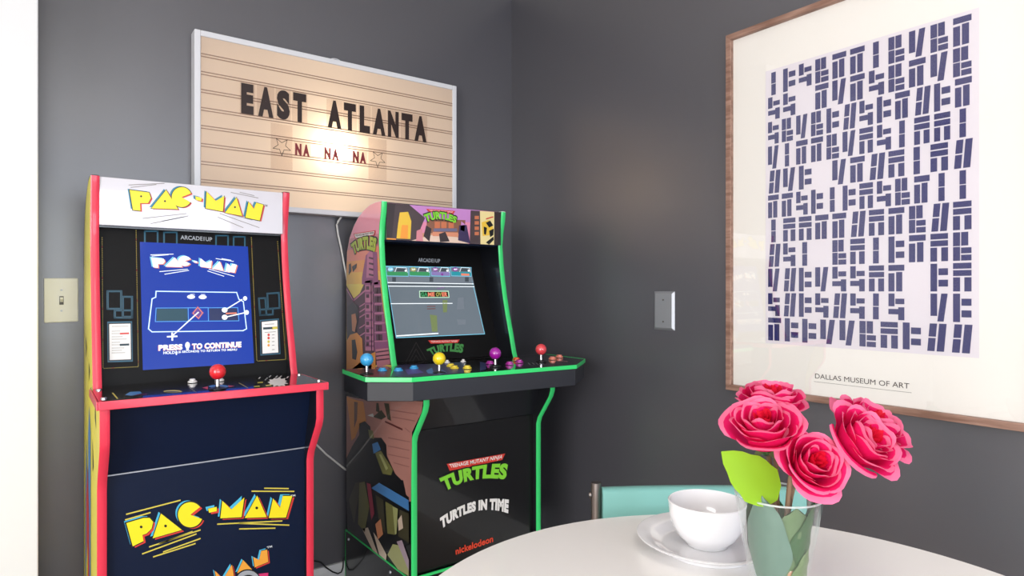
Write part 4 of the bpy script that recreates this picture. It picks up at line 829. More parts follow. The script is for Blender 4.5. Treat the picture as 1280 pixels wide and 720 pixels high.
    ('screen_coral',4,[(3380,10897),(3514,11071),(3499,11083),(3364,10909)]),
    ('screen_white',5,[(3506,10951),(2862,10348),(2882,10327),(3527,10929)]),
    ('screen_white',5,[(4177,10962),(4654,11260),(4638,11285),(4161,10987)]),
    ('screen_white',5,[(4163,10768),(4699,10885),(4692,10914),(4156,10797)]),
    ('screen_white',5,[(2741,10295),(2987,10298),(2987,10338),(2741,10335)]),
    ('screen_white',5,[(2846,10420),(2845,10208),(2885,10208),(2886,10420)]),
    ('screen_white',6,[(4246,10981),(4239,10955),(4222,10932),(4197,10917),(4169,10913),(4141,10919),(4117,10934),(4102,10957),(4098,10984),(4104,11011),(4121,11033),(4146,11048),(4174,11053),(4203,11047),(4226,11032),(4241,11008)]),
    ('screen_white',6,[(4238,10784),(4231,10758),(4214,10735),(4190,10721),(4161,10716),(4133,10722),(4110,10738),(4095,10761),(4090,10788),(4097,10814),(4114,10837),(4138,10851),(4167,10856),(4195,10850),(4218,10834),(4233,10811)]),
    ('screen_white',6,[(3441,11349),(3433,11328),(3411,11310),(3379,11298),(3341,11294),(3304,11299),(3273,11311),(3252,11329),(3246,11350),(3254,11371),(3275,11389),(3307,11401),(3345,11405),(3382,11401),(3413,11389),(3434,11371)]),
    ('screen_white',6,[(3728,11341),(3720,11320),(3697,11302),(3665,11290),(3626,11286),(3589,11290),(3557,11302),(3536,11321),(3529,11342),(3537,11364),(3559,11382),(3592,11394),(3630,11398),(3668,11394),(3700,11381),(3721,11363)]),
    ('screen_white',6,[(4776,11297),(4770,11273),(4757,11253),(4739,11240),(4717,11235),(4696,11240),(4679,11254),(4668,11274),(4664,11298),(4670,11322),(4683,11342),(4701,11356),(4723,11361),(4744,11356),(4761,11342),(4772,11322)]),
    ('screen_white',6,[(4805,10905),(4799,10879),(4785,10858),(4765,10844),(4742,10839),(4720,10845),(4701,10860),(4689,10881),(4686,10907),(4691,10933),(4705,10954),(4725,10968),(4748,10973),(4771,10967),(4790,10952),(4802,10930)]),
    ('screen_coral',5,[(4200,10867),(4479,10872),(4479,10912),(4199,10907)]),
    ('screen_white',4,[(3329,11413),(3439,11410),(3439,11422),(3329,11425)]),
    ('screen_white',4,[(3585,11408),(3696,11405),(3697,11417),(3585,11420)]),
    ('screen_coral', 3, 'PRESS', [(2534, 10104), (2811, 10103), (3093, 10103)], [(2531, 9957), (2807, 9955), (3089, 9953)], 0.05),
    ('screen_white', 4, 'PRESS', [(2544, 10114), (2821, 10113), (3103, 10113)], [(2540, 9967), (2817, 9965), (3099, 9963)], 0.05),
    ('screen_coral', 3, 'TO CONTINUE', [(3323, 10102), (3929, 10101), (4562, 10100)], [(3318, 9952), (3924, 9947), (4555, 9942)], 0.05),
    ('screen_white', 4, 'TO CONTINUE', [(3333, 10112), (3940, 10111), (4573, 10110)], [(3328, 9962), (3934, 9957), (4566, 9953)], 0.05),
    ('screen_white',4,[(3278,10070),(3272,10036),(3259,10008),(3240,9990),(3218,9985),(3196,9993),(3178,10013),(3166,10042),(3163,10075),(3168,10108),(3182,10136),(3201,10154),(3223,10160),(3245,10152),(3263,10133),(3274,10103)]),
    ('screen_white',4,[(3189,10043),(3250,10040),(3247,9944),(3186,9947)]),
    ('screen_white', 4, 'HOLD', [(2650, 9943), (2784, 9942), (2919, 9941)], [(2648, 9869), (2782, 9868), (2917, 9867)], 0.03),
    ('screen_white', 4, '(6 SECONDS) TO RETURN TO MENU', [(2994, 9940), (3704, 9935), (4450, 9929)], [(2992, 9866), (3701, 9858), (4447, 9851)], 0.03),
    ('screen_white',4,[(2974,9888),(2968,9854),(2957,9834),(2943,9835),(2932,9856),(2929,9890),(2934,9924),(2946,9945),(2960,9944),(2970,9922)]),
  ],
  'pd': [
    ('blue_print',1,[(3783,16798),(3760,16730),(3725,16676),(3682,16642),(3632,16627),(3579,16634),(3527,16661),(3479,16708),(3438,16770),(3407,16844),(3388,16925),(3382,17008),(3390,17088),(3412,17158),(3446,17213),(3489,17251),(3540,17268),(3594,17262),(3648,17234),(3698,17185),(3740,17120),(3771,17044),(3789,16960),(3793,16876)]),
    ('logo_red',2,[(3212,16914),(3380,17095),(3266,16539)]),
    ('logo_red',2,[(3909,16746),(3814,16984),(3753,16615)]),
    ('logo_red',2,[(3438,16608),(3664,16520),(3505,16402)]),
    ('logo_red',2,[(3586,17322),(3742,17293),(3696,17458)]),
    ('card_white',1,[(5122,16719),(5108,16419),(5002,16400),(4917,16049),(4866,16188),(4778,16046),(4796,16293),(4633,16045),(4750,16445),(4680,16504),(4750,16744),(4762,16984),(4872,17149),(4938,17464),(5023,17432),(5123,17674),(5158,17539),(5320,17841),(5227,17394),(5359,17469),(5228,17099),(5232,16918)]),
    ('logo_gold',1,[(4555,17137),(4690,17151),(4637,16941),(4505,16950)]),
    ('logo_gold',1,[(4284,16470),(4424,16492),(4393,16307),(4258,16284)]),
    ('logo_gold',1,[(4568,16470),(4708,16538),(4678,16347),(4540,16281)]),
    ('card_white',1,[(4772,17787),(4907,18122),(4879,18133),(4744,17798)]),
    ('card_white',1,[(4882,17535),(5019,17863),(4991,17875),(4855,17547)]),
    ('card_white',1,[(5084,17930),(5228,18274),(5200,18285),(5056,17942)]),
    ('card_white',1,[(5207,17764),(5353,18103),(5325,18114),(5179,17775)]),
    ('card_white',1,[(5294,17700),(5441,18037),(5414,18049),(5266,17712)]),
    ('card_white',1,[(5401,17445),(5550,17775),(5523,17788),(5374,17458)]),
    ('card_white',1,[(4839,17424),(4974,17748),(4946,17759),(4811,17435)]),
    ('logo_gold',1,[(4135,17292),(4094,16251),(4109,16250),(4150,17291)]),
    ('logo_gold',1,[(1392,17308),(1404,16292),(1434,16293),(1422,17308)]),
    ('blue_print',1,[(1605,16792),(1746,17226),(1941,17174),(1940,16810),(1715,16539)]),
    ('magenta_print',1,[(1711,16601),(2030,16655),(2025,16685),(1706,16631)]),
    ('logo_gold',1,[(2726,16554),(2701,16508),(2666,16479),(2622,16469),(2574,16478),(2525,16505),(2478,16549),(2437,16606),(2405,16672),(2384,16742),(2377,16811),(2384,16873),(2405,16924),(2437,16959),(2479,16976),(2528,16973),(2579,16950),(2628,16908),(2671,16853),(2706,16787)]),
    ('black_print',2,[(2675,16541),(2659,16517),(2625,16513),(2577,16528),(2523,16561),(2471,16606),(2428,16658),(2402,16707),(2396,16746),(2411,16771),(2446,16775),(2494,16760),(2548,16727),(2601,16681),(2643,16630),(2669,16580)]),
    ('line_grey',1,[(2975,17292),(2960,16228),(2972,16228),(2987,17292)]),
  ],
  'tm': [
    ('sky_pink',0,[(9068,14331),(13566,14399),(13378,13079),(8968,13085)]),
    ('sky_lilac',1,[(9845,14335),(12621,14379),(12554,13931),(10276,13804)]),
    ('wall_umber',2,[(9064,14324),(9853,14335),(10436,13939),(10356,13774),(10087,13136),(8968,13092)]),
    ('umber_dark',3,[(9064,14324),(9348,14329),(9236,13241),(8976,13229)]),
    ('awning_yellow',4,[(9507,14056),(9806,14098),(9923,13799),(9891,13211),(9386,13208),(9443,13665)]),
    ('awning_orange',5,[(9576,13656),(9806,13660),(9791,13213),(9519,13214)]),
    ('awning_orange',4,[(8969,13150),(9374,13154),(9373,13204),(8969,13200)]),
    ('street_peach',2,[(10276,13434),(11850,13489),(12111,13080),(10079,13080)]),
    ('street_pale',3,[(9923,13115),(10677,13384),(11678,13363),(12154,13075)]),
    ('shop_brown',2,[(10516,13926),(12023,13971),(11980,13481),(10476,13438)]),
    ('shop_orange',3,[(10799,13838),(11005,13851),(11005,13635),(10799,13623)]),
    ('shop_orange',3,[(11054,13854),(11263,13867),(11263,13650),(11054,13638)]),
    ('shop_orange',3,[(11338,13872),(11550,13886),(11550,13667),(11338,13654)]),
    ('shop_slate',3,[(10759,13610),(11678,13663),(11678,13561),(10759,13510)]),
    ('shop_peach',4,[(10718,13494),(11720,13526),(11720,13383),(10718,13351)]),
    ('pink_print',5,[(10118,13496),(10316,13578),(10356,13149),(10099,13161)]),
    ('umber_dark',5,[(10476,13693),(10677,13598),(10596,13149),(10376,13333)]),
    ('umber_dark',5,[(10964,13435),(11212,13520),(11380,13203),(11005,13149)]),
    ('purple_dark',5,[(11763,13771),(12067,13808),(12220,13167),(11720,13255)]),
    ('sky_lilac',5,[(11850,13923),(12001,13822),(11980,13562),(11806,13626)]),
    ('wall_umber',5,[(12234,14327),(12621,14333),(12644,13072),(12198,13069)]),
    ('shop_orange',6,[(12398,14145),(12576,14158),(12576,14038),(12398,14026)]),
    ('shop_orange',6,[(12398,13959),(12576,13970),(12576,13850),(12398,13839)]),
    ('shop_orange',6,[(12398,13772),(12576,13782),(12576,13662),(12398,13652)]),
    ('shop_orange',6,[(12398,13585),(12576,13595),(12576,13475),(12398,13466)]),
    ('cream_print',6,[(12621,14333),(13238,14341),(13229,13089),(12644,13080)]),
    ('awning_yellow',7,[(12689,13940),(13008,14036),(13192,13781),(13100,13509),(12734,13453)]),
    ('black_print',8,[(12870,13932),(13053,14020),(13192,13857),(13008,13770)]),
    ('black_print',8,[(12779,13794),(12916,13757),(12870,13497),(12788,13531)]),
    ('black_print',8,[(13008,13656),(13215,13744),(13192,13514),(13053,13431)]),
    ('black_print',8,[(12870,13233),(13192,13457),(13215,13344),(13008,13106)]),
    ('logo_red',8,[(12880,14048),(13194,14147),(13182,14186),(12868,14087)]),
    ('umber_dark',6,[(13238,14348),(13566,14388),(13388,13080),(13229,13089)]),
    ('logo_red',7,[(10468,14246),(11601,14258),(11516,14143),(10564,14153)]),
    ('card_white', 8, 'TEENAGE MUTANT NINJA', [(10564, 14225), (11025, 14230), (11524, 14238)], [(10613, 14171), (11025, 14176), (11482, 14173)], 0.0),
    ('black_print', 8, 'TURTLES', [(10340, 14074), (11005, 14222), (11712, 14079)], [(10452, 13755), (11025, 13892), (11643, 13786)], 0.09),
    ('logo_green', 9, 'TURTLES', [(10364, 14040), (11005, 14186), (11678, 14040)], [(10476, 13792), (11025, 13935), (11613, 13828)], 0.05),
  ],
  'tb': [
    ('silver_print', 2, 'ARCADE1UP', [(10854, 12672), (11285, 12665), (11744, 12662)], [(10830, 12537), (11260, 12529), (11717, 12523)], 0.03),
    ('triangle_print',1,[(10257,9798),(9713,9112),(9730,9099),(10274,9784)]),
    ('triangle_print',1,[(9717,9103),(10595,9073),(10596,9095),(9717,9125)]),
    ('triangle_print',1,[(10599,9079),(10264,9797),(10244,9788),(10579,9070)]),
    ('triangle_print',1,[(10220,9590),(9865,9154),(9883,9140),(10237,9577)]),
    ('triangle_print',1,[(9870,9145),(10423,9123),(10423,9145),(9870,9167)]),
    ('triangle_print',1,[(10426,9129),(10227,9589),(10207,9581),(10406,9120)]),
    ('triangle_print',1,[(10183,9384),(9982,9147),(9998,9132),(10200,9370)]),
    ('triangle_print',1,[(9986,9137),(10302,9123),(10303,9145),(9987,9159)]),
    ('triangle_print',1,[(10306,9129),(10190,9383),(10170,9374),(10286,9120)]),
    ('logo_red',1,[(10723,9828),(11976,9800),(11872,9695),(10811,9717)]),
    ('card_white', 2, 'TEENAGE MUTANT NINJA', [(10813, 9810), (11344, 9797), (11891, 9783)], [(10845, 9736), (11330, 9723), (11835, 9710)], 0),
    ('logo_green_dark', 2, 'TURTLES', [(10591, 9530), (11363, 9691), (12122, 9628)], [(10767, 9322), (11310, 9425), (11994, 9333)], 0.06),
  ],
  'ts_base': [
    ('screen_grey',0,[(9534,12369),(12978,12346),(13081,9965),(9549,9944)]),
  ],
  'tscr': [
    ('screen_cyan',1,[(9528,12341),(12927,12357),(12927,12379),(9528,12363)]),
    ('screen_cyan',1,[(12904,12379),(13053,9943),(13075,9945),(12926,12380)]),
    ('screen_cyan',1,[(13074,9966),(9546,9975),(9546,9953),(13074,9944)]),
    ('screen_cyan',1,[(9568,9953),(9550,12363),(9528,12363),(9546,9953)]),
    ('screen_steel',1,[(9546,12010),(12979,12029),(12981,11770),(9550,11784)]),
    ('screen_dim',2,[(9737,11975),(9878,11977),(9853,11824),(9712,11823)]),
    ('screen_dim',2,[(11177,11994),(11329,11996),(11299,11837),(11147,11836)]),
    ('screen_dim',2,[(12661,12013),(12825,12015),(12790,11850),(12626,11849)]),
    ('screen_white',2,[(9538,11778),(12985,11755),(12985,11783),(9538,11806)]),
    ('screen_dim',2,[(9534,11718),(12986,11699),(12987,11733),(9534,11752)]),
    ('screen_white',2,[(9540,11658),(12996,11654),(12996,11680),(9540,11684)]),
    ('screen_cyan',2,[(9557,12333),(10407,12329),(10359,12002),(9537,12006)]),
    ('screen_steel',3,[(9565,12311),(10387,12313),(10341,12025),(9553,12029)]),
    ('screen_green',4,[(9554,12166),(10361,12165),(10343,12033),(9554,12037)]),
    ('screen_cyan',5,[(9823,12247),(9807,12214),(9773,12187),(9727,12171),(9679,12170),(9638,12184),(9613,12210),(9608,12243),(9624,12276),(9658,12304),(9703,12319),(9751,12321),(9792,12307),(9818,12281)]),
    ('screen_white',5,[(9871,12153),(9961,12315),(9948,12322),(9857,12161)]),
    ('screen_white',5,[(9942,12304),(10325,12296),(10325,12312),(9943,12320)]),
    ('screen_white',5,[(10308,12311),(10326,12140),(10342,12142),(10324,12313)]),
    ('screen_dim',4,[(9912,12180),(9973,12297),(10297,12288),(10304,12180)]),
    ('screen_white',6,[(10314,12211),(10302,12188),(10281,12173),(10257,12173),(10240,12187),(10237,12209),(10248,12232),(10270,12247),(10293,12247),(10310,12233)]),
    ('screen_white', 6, '1P', [(9646, 12274), (9720, 12272), (9794, 12270)], [(9640, 12213), (9714, 12211), (9788, 12208)], 0.03),
    ('screen_cyan',2,[(10420,12353),(11266,12348),(11212,12014),(10396,12018)]),
    ('screen_steel',3,[(10428,12330),(11244,12332),(11194,12037),(10412,12042)]),
    ('screen_green',4,[(10415,12182),(11216,12180),(11195,12045),(10414,12050)]),
    ('screen_olive',5,[(10698,12265),(10681,12231),(10644,12203),(10596,12187),(10546,12186),(10504,12200),(10477,12227),(10472,12261),(10489,12295),(10525,12323),(10573,12339),(10623,12340),(10666,12326),(10693,12299)]),
    ('screen_white',5,[(10746,12169),(10843,12334),(10829,12342),(10733,12177)]),
    ('screen_white',5,[(10824,12323),(11179,12314),(11179,12330),(10824,12339)]),
    ('screen_white',5,[(11162,12330),(11179,12155),(11195,12157),(11178,12331)]),
    ('screen_dim',4,[(10790,12196),(10856,12316),(11150,12306),(11156,12195)]),
    ('screen_white',6,[(11167,12227),(11155,12203),(11132,12189),(11107,12188),(11090,12202),(11086,12225),(11098,12249),(11121,12264),(11146,12264),(11163,12250)]),
    ('screen_white', 6, '2P', [(10512, 12293), (10590, 12290), (10667, 12288)], [(10506, 12230), (10583, 12228), (10660, 12225)], 0.03),
    ('screen_cyan',2,[(11288,12373),(12094,12367),(12034,12025),(11259,12030)]),
    ('screen_steel',3,[(11297,12349),(12072,12350),(12016,12049),(11277,12054)]),
    ('screen_violet',4,[(11282,12197),(12041,12195),(12017,12057),(11279,12062)]),
    ('screen_violet2',5,[(11579,12283),(11560,12248),(11522,12219),(11471,12203),(11419,12202),(11375,12216),(11347,12244),(11342,12278),(11360,12313),(11398,12342),(11449,12358),(11501,12360),(11546,12345),(11574,12318)]),
    ('screen_white',5,[(11628,12185),(11731,12353),(11717,12361),(11614,12193)]),
    ('screen_white',5,[(11711,12343),(12003,12332),(12003,12348),(11712,12359)]),
    ('screen_white',5,[(11986,12347),(12002,12169),(12018,12171),(12002,12349)]),
    ('screen_dim',4,[(11674,12213),(11744,12335),(11973,12323),(11978,12210)]),
    ('screen_white',6,[(11990,12243),(11977,12219),(11953,12203),(11927,12203),(11909,12217),(11906,12241),(11918,12265),(11942,12280),(11968,12281),(11986,12266)]),
    ('screen_white', 6, '3P', [(11384, 12311), (11465, 12309), (11547, 12306)], [(11377, 12247), (11458, 12244), (11539, 12242)], 0.03),
    ('screen_cyan',2,[(12118,12392),(13018,12387),(12952,12037),(12084,12042)]),
    ('screen_steel',3,[(12127,12367),(12995,12370),(12933,12062),(12103,12066)]),
    ('screen_teal2',4,[(12109,12212),(12960,12211),(12934,12070),(12105,12074)]),
    ('screen_violet2',5,[(12420,12300),(12400,12264),(12360,12235),(12307,12218),(12252,12217),(12206,12232),(12178,12260),(12173,12295),(12192,12331),(12232,12360),(12285,12377),(12340,12378),(12387,12363),(12415,12336)]),
    ('screen_white',5,[(12470,12200),(12579,12371),(12565,12380),(12457,12208)]),
    ('screen_white',5,[(12560,12361),(12922,12352),(12922,12368),(12560,12377)]),
    ('screen_white',5,[(12906,12367),(12920,12186),(12936,12187),(12922,12369)]),
    ('screen_dim',4,[(12519,12228),(12593,12353),(12891,12343),(12895,12227)]),
    ('screen_white',6,[(12907,12260),(12894,12235),(12868,12220),(12841,12219),(12823,12234),(12819,12258),(12833,12283),(12858,12299),(12885,12299),(12904,12284)]),
    ('screen_white', 6, '4P', [(12218, 12329), (12302, 12326), (12387, 12324)], [(12209, 12263), (12293, 12261), (12378, 12258)], 0.03),
    ('screen_coral',6,[(12509,12154),(12868,12143),(12851,12069),(12506,12072)]),
    ('screen_violet2',6,[(11665,12140),(11756,12138),(11744,12053),(11658,12056)]),
    ('screen_mint',2,[(10681,11518),(11868,11519),(11853,11266),(10645,11273)]),
    ('screen_black',3,[(10709,11484),(11824,11483),(11814,11297),(10690,11303)]),
    ('screen_green', 4, 'GA', [(10732, 11465), (10867, 11464), (11002, 11464)], [(10710, 11319), (10844, 11318), (10979, 11317)], 0.05),
    ('screen_coral', 4, 'ME', [(11011, 11464), (11144, 11464), (11277, 11464)], [(10988, 11317), (11120, 11317), (11253, 11316)], 0.05),
    ('screen_olive', 4, 'OV', [(11331, 11464), (11447, 11464), (11565, 11464)], [(11307, 11316), (11423, 11315), (11540, 11315)], 0.05),
    ('screen_coral', 4, 'ER', [(11574, 11464), (11687, 11464), (11801, 11464)], [(11549, 11314), (11662, 11314), (11776, 11313)], 0.05),
    ('screen_violet2',2,[(11415,11581),(11711,11623),(11709,11639),(11413,11596)]),
    ('screen_white',2,[(9538,11070),(11937,11055),(11937,11081),(9538,11096)]),
    ('screen_rust',2,[(10893,10958),(11224,10962),(11224,10990),(10892,10986)]),
    ('screen_rust',2,[(10877,10874),(11208,10877),(11208,10905),(10877,10902)]),
    ('screen_sage',2,[(11547,11189),(11755,11188),(11643,10759),(11488,10755)]),
    ('screen_sage',2,[(10946,10697),(11219,10653),(11140,10104),(10923,10112)]),
    ('screen_steel',1,[(12205,11264),(12444,11282),(12384,10864),(12073,10849)]),
    ('screen_steel',1,[(12000,10499),(12370,10489),(12324,10314),(12009,10316)]),
    ('screen_white',2,[(9569,10006),(11165,10030),(11164,10066),(9569,10042)]),
  ],
  'tk': [
    ('logo_red',1,[(10157,6194),(12376,6182),(12256,5991),(10264,5962)]),
    ('card_white', 2, 'TEENAGE MUTANT NINJA', [(10235, 6169), (11220, 6165), (12296, 6162)], [(10307, 6010), (11220, 6006), (12216, 6004)], 0.02),
    ('black_print', 2, 'TURTLES', [(9840, 5843), (11144, 5999), (12555, 5866)], [(10065, 5315), (11144, 5494), (12441, 5267)], 0.1),
    ('logo_green', 3, 'TURTLES', [(9882, 5799), (11144, 5961), (12506, 5834)], [(10107, 5344), (11144, 5532), (12392, 5315)], 0.06),
    ('card_white', 3, 'TURTLES IN TIME', [(9910, 4588), (11182, 4854), (12522, 4648)], [(9966, 4222), (11182, 4525), (12490, 4194)], 0.07),
    ('logo_nick', 3, 'nickelodeon', [(10465, 3530), (11159, 3574), (11882, 3621)], [(10480, 3322), (11167, 3358), (11890, 3400)], 0.035),
  ],
  'tside': [
    ('plum_dark',1,[(21890,11708),(21235,11242),(20720,11428),(20279,11830),(19136,11858),(18938,11094),(18552,10349),(18317,9782),(18178,9216),(21769,8884),(21890,10290)]),
    ('plum_mid',2,[(20216,12689),(19904,12821),(19345,12757),(19236,11717),(20535,11728),(20535,11953)]),
    ('plum_light',3,[(20081,12756),(19887,12813),(19660,12780),(19609,11937),(20171,11947)]),
    ('plum_dark',4,[(19947,12636),(19592,12587),(19600,12527),(19956,12577)]),
    ('plum_dark',4,[(19948,12453),(19592,12406),(19600,12346),(19956,12393)]),
    ('plum_dark',4,[(19948,12269),(19592,12225),(19600,12165),(19955,12210)]),
    ('plum_dark',4,[(19948,12086),(19592,12044),(19600,11984),(19955,12026)]),
    ('plum_light',2,[(20279,11830),(19695,11875),(19591,9563),(20257,9514)]),
    ('plum_mid',3,[(20292,11776),(19587,11769),(19588,11699),(20293,11706)]),
    ('plum_mid',3,[(20292,11486),(19587,11487),(19587,11417),(20292,11416)]),
    ('plum_mid',3,[(20293,11129),(19588,11140),(19587,11070),(20292,11059)]),
    ('plum_mid',3,[(20293,10839),(19588,10858),(19586,10788),(20291,10769)]),
    ('plum_mid',3,[(20293,10572),(19589,10597),(19586,10527),(20291,10502)]),
    ('plum_mid',3,[(20294,10304),(19589,10337),(19586,10267),(20291,10234)]),
    ('plum_mid',3,[(20294,10081),(19589,10119),(19586,10050),(20290,10011)]),
    ('plum_mid',3,[(20294,9858),(19590,9902),(19585,9833),(20290,9788)]),
    ('plum_mid',3,[(20295,9702),(19590,9750),(19585,9681),(20290,9632)]),
    ('plum_dark',3,[(20188,11667),(19939,11666),(19940,11546),(20188,11547)]),
    ('plum_dark',3,[(20188,11400),(19940,11402),(19939,11282),(20187,11280)]),
    ('plum_dark',3,[(20189,11045),(19941,11050),(19938,10930),(20187,10925)]),
    ('plum_dark',3,[(20190,10734),(19942,10741),(19938,10622),(20186,10614)]),
    ('plum_dark',3,[(20190,10490),(19942,10499),(19937,10380),(20185,10370)]),
    ('plum_dark',3,[(20191,10245),(19943,10257),(19937,10138),(20185,10125)]),
    ('plum_dark',3,[(20191,10001),(19943,10015),(19936,9896),(20184,9881)]),
    ('plum_dark',3,[(20192,9801),(19944,9817),(19936,9698),(20184,9681)]),
    ('plum_dark',3,[(19749,11865),(19706,9512),(19786,9511),(19829,11863)]),
    ('plum_mid',2,[(19581,11778),(19136,11816),(18958,11093),(18648,10345),(18401,9776),(18270,9455),(19519,9352)]),
    ('plum_light',3,[(19540,11667),(19045,11682),(19044,11642),(19539,11627)]),
    ('plum_light',3,[(19540,11407),(18974,11427),(18973,11387),(19539,11367)]),
    ('plum_light',3,[(19540,11103),(18892,11132),(18890,11092),(19539,11063)]),
    ('plum_light',3,[(19540,10800),(18810,10838),(18808,10798),(19538,10760)]),
    ('plum_light',3,[(19541,10475),(18723,10525),(18721,10486),(19538,10435)]),
    ('plum_light',3,[(19541,10172),(18643,10236),(18640,10196),(19538,10132)]),
    ('plum_light',3,[(19541,9890),(18568,9968),(18565,9928),(19538,9850)]),
    ('plum_dark',3,[(19542,11617),(19281,11617),(19281,11417),(19542,11417)]),
    ('plum_dark',3,[(19320,11617),(19060,11617),(19060,11417),(19320,11417)]),
    ('plum_dark',3,[(19516,11336),(19256,11339),(19253,11139),(19514,11136)]),
    ('plum_dark',3,[(19295,11338),(19035,11341),(19033,11141),(19293,11138)]),
    ('plum_dark',3,[(19489,11033),(19228,11039),(19224,10839),(19485,10833)]),
    ('plum_dark',3,[(19268,11038),(19008,11044),(19004,10844),(19263,10838)]),
    ('plum_dark',3,[(19462,10732),(19201,10740),(19195,10540),(19455,10532)]),
    ('plum_dark',3,[(19241,10739),(18982,10748),(18975,10548),(19234,10539)]),
    ('plum_dark',3,[(19433,10409),(19172,10421),(19163,10221),(19424,10209)]),
    ('plum_dark',3,[(19212,10419),(18953,10431),(18944,10231),(19203,10219)]),
    ('plum_dark',3,[(19406,10108),(19146,10123),(19134,9924),(19394,9909)]),
    ('plum_dark',3,[(19186,10121),(18927,10136),(18915,9936),(19174,9921)]),
    ('plum_light',3,[(21875,11608),(21205,11181),(21237,11131),(21907,11557)]),
    ('plum_light',3,[(21285,11190),(20261,11556),(20241,11500),(21264,11134)]),
    ('plum_light',3,[(20745,10988),(20287,11114),(20276,11076),(20734,10950)]),
    ('plum_light',3,[(20745,10807),(20287,10936),(20276,10897),(20734,10769)]),
    ('plum_light',3,[(20745,10626),(20287,10758),(20276,10719),(20734,10587)]),
    ('plum_light',3,[(20745,10263),(20287,10401),(20276,10363),(20734,10225)]),
    ('plum_light',3,[(20745,9991),(20287,10133),(20276,10095),(20733,9953)]),
    ('rose_brick',3,[(19438,9618),(18439,9732),(18252,9251),(19336,9023)]),
    ('plum_dark',4,[(19440,9542),(18299,9672),(18295,9632),(19435,9502)]),
    ('plum_dark',4,[(19440,9412),(18300,9548),(18295,9508),(19435,9373)]),
    ('plum_dark',4,[(19440,9283),(18300,9424),(18295,9384),(19435,9243)]),
    ('umber_dark',3,[(21769,10954),(21293,11125),(20833,10972),(20833,10517),(21061,10005),(21769,9731)]),
    ('awning_orange',4,[(21866,9725),(21529,9979),(20946,10079),(20498,9900),(20388,8922),(19438,9013),(19438,9531),(19747,9464),(19747,8809),(21866,8592)]),
    ('peach_print',5,[(21410,10682),(21061,10739),(20946,10468),(21119,10093),(21351,10128)]),
    ('black_print',5,[(21387,9801),(21084,9843),(20901,9421),(21015,9137),(21340,9156)]),
    ('umber_dark',2,[(21668,12441),(21489,12474),(21450,12201),(21688,12050)]),
    ('umber_dark',2,[(21391,12354),(20956,12455),(21004,12304),(21312,12159)]),
    ('brick_field',1,[(21915,7783),(20081,7884),(15942,8369),(16264,8048),(16937,7377),(17007,5327),(21915,4039)]),
    ('brick_line',2,[(18427,7823),(16582,7974),(16580,7944),(18424,7793)]),
    ('brick_line',2,[(18232,7637),(16751,7746),(16749,7716),(18230,7608)]),
    ('brick_line',2,[(17390,7442),(17050,7365),(17057,7336),(17397,7412)]),
    ('brick_line',2,[(18525,6941),(17054,7084),(17052,7054),(18522,6911)]),
    ('brick_line',2,[(18525,6681),(17098,6830),(17095,6801),(18522,6651)]),
    ('brick_line',2,[(18525,6420),(17099,6585),(17095,6555),(18522,6390)]),
    ('brick_line',2,[(18137,6243),(17098,6339),(17096,6309),(18134,6214)]),
    ('awning_orange',2,[(21865,7765),(21004,7759),(20420,7792),(20193,7175),(20650,7007),(21123,6450),(21427,6298),(21613,6945)]),
    ('shop_brown',3,[(21184,7687),(20885,7704),(20944,7101),(21184,6775)]),
    ('olive_dark',3,[(19376,7891),(19219,7912),(19115,7616),(19408,7617)]),
    ('olive_dark',3,[(18808,7970),(18460,7997),(18313,7479),(18558,7505)]),
    ('olive_dark',3,[(19643,7400),(19012,7720),(18658,7554),(19012,7411)]),
    ('card_white',3,[(20081,7378),(19643,7513),(19536,7394)]),
    ('rust_print',3,[(18737,7425),(17529,7380),(17531,7320),(18739,7365)]),
    ('black_print',2,[(21915,5566),(21366,6116),(20767,6610),(20767,6988),(20306,7157),(19860,7046),(19751,6701),(19012,6836),(18658,6682),(18608,6343),(18025,5910),(17652,5828),(17112,5463),(17112,5299),(21915,4039)]),
    ('olive_print',3,[(20026,6926),(19643,6947),(19536,6695),(19915,6671)]),
    ('blue_print',4,[(19697,6506),(19271,6654),(19033,6455),(19589,6210)]),
    ('olive_print',3,[(19482,6254),(19033,6411),(18168,6006),(18313,5802),(18910,5709)]),
    ('olive_light',4,[(19167,6273),(19012,6305),(18509,5973),(18658,5875)]),
    ('black_print',3,[(22013,4781),(17119,5933),(17102,4051),(19136,2386),(21769,2957)]),
    ('brick_field',4,[(17549,5992),(17102,6094),(17102,5426),(17289,5457)]),
    ('olive_dark',5,[(21648,4164),(21061,4913),(20498,5093),(20946,4118),(21176,3458)]),
    ('olive_print',6,[(20720,4995),(20279,5145),(19904,4398),(20279,3451),(20833,3558)]),
    ('crimson_print',6,[(20117,5139),(19799,5171),(19519,4285),(19747,4004)]),
    ('blue_print',7,[(19747,5052),(19136,5373),(17119,5343),(17102,5033),(17549,5031)]),
    ('olive_dark',5,[(19438,4912),(18841,4895),(18696,3884),(19136,4050)]),
    ('olive_print',6,[(18696,4891),(18178,4903),(18040,4041),(18552,3928)]),
    ('olive_light',7,[(18178,4883),(17815,4899),(17904,4123),(18013,4050)]),
    ('olive_dark',5,[(17725,4903),(17119,4950),(17119,4085),(17815,4069)]),
    ('bone_print',7,[(17815,4555),(17566,4786),(17462,4416),(17761,4247)]),
    ('peach_print',6,[(19438,3962),(19037,4249),(18860,3814),(19236,3529)]),
    ('bone_print',6,[(20498,3498),(20010,3686),(19236,3036),(19643,3033)]),
    ('bone_print',6,[(19591,3657),(19236,3550),(18600,3245),(18648,2978),(19136,3069)]),
    ('olive_light',5,[(18552,3260),(18178,3712),(17725,3814),(17119,3417),(17119,3102),(17815,2936)]),
    ('lilac_print',6,[(17904,3879),(17549,4030),(17102,3580),(17102,3265)]),
    ('logo_red',6,[(21235,13496),(19404,13472),(19506,13314),(21080,13301)]),
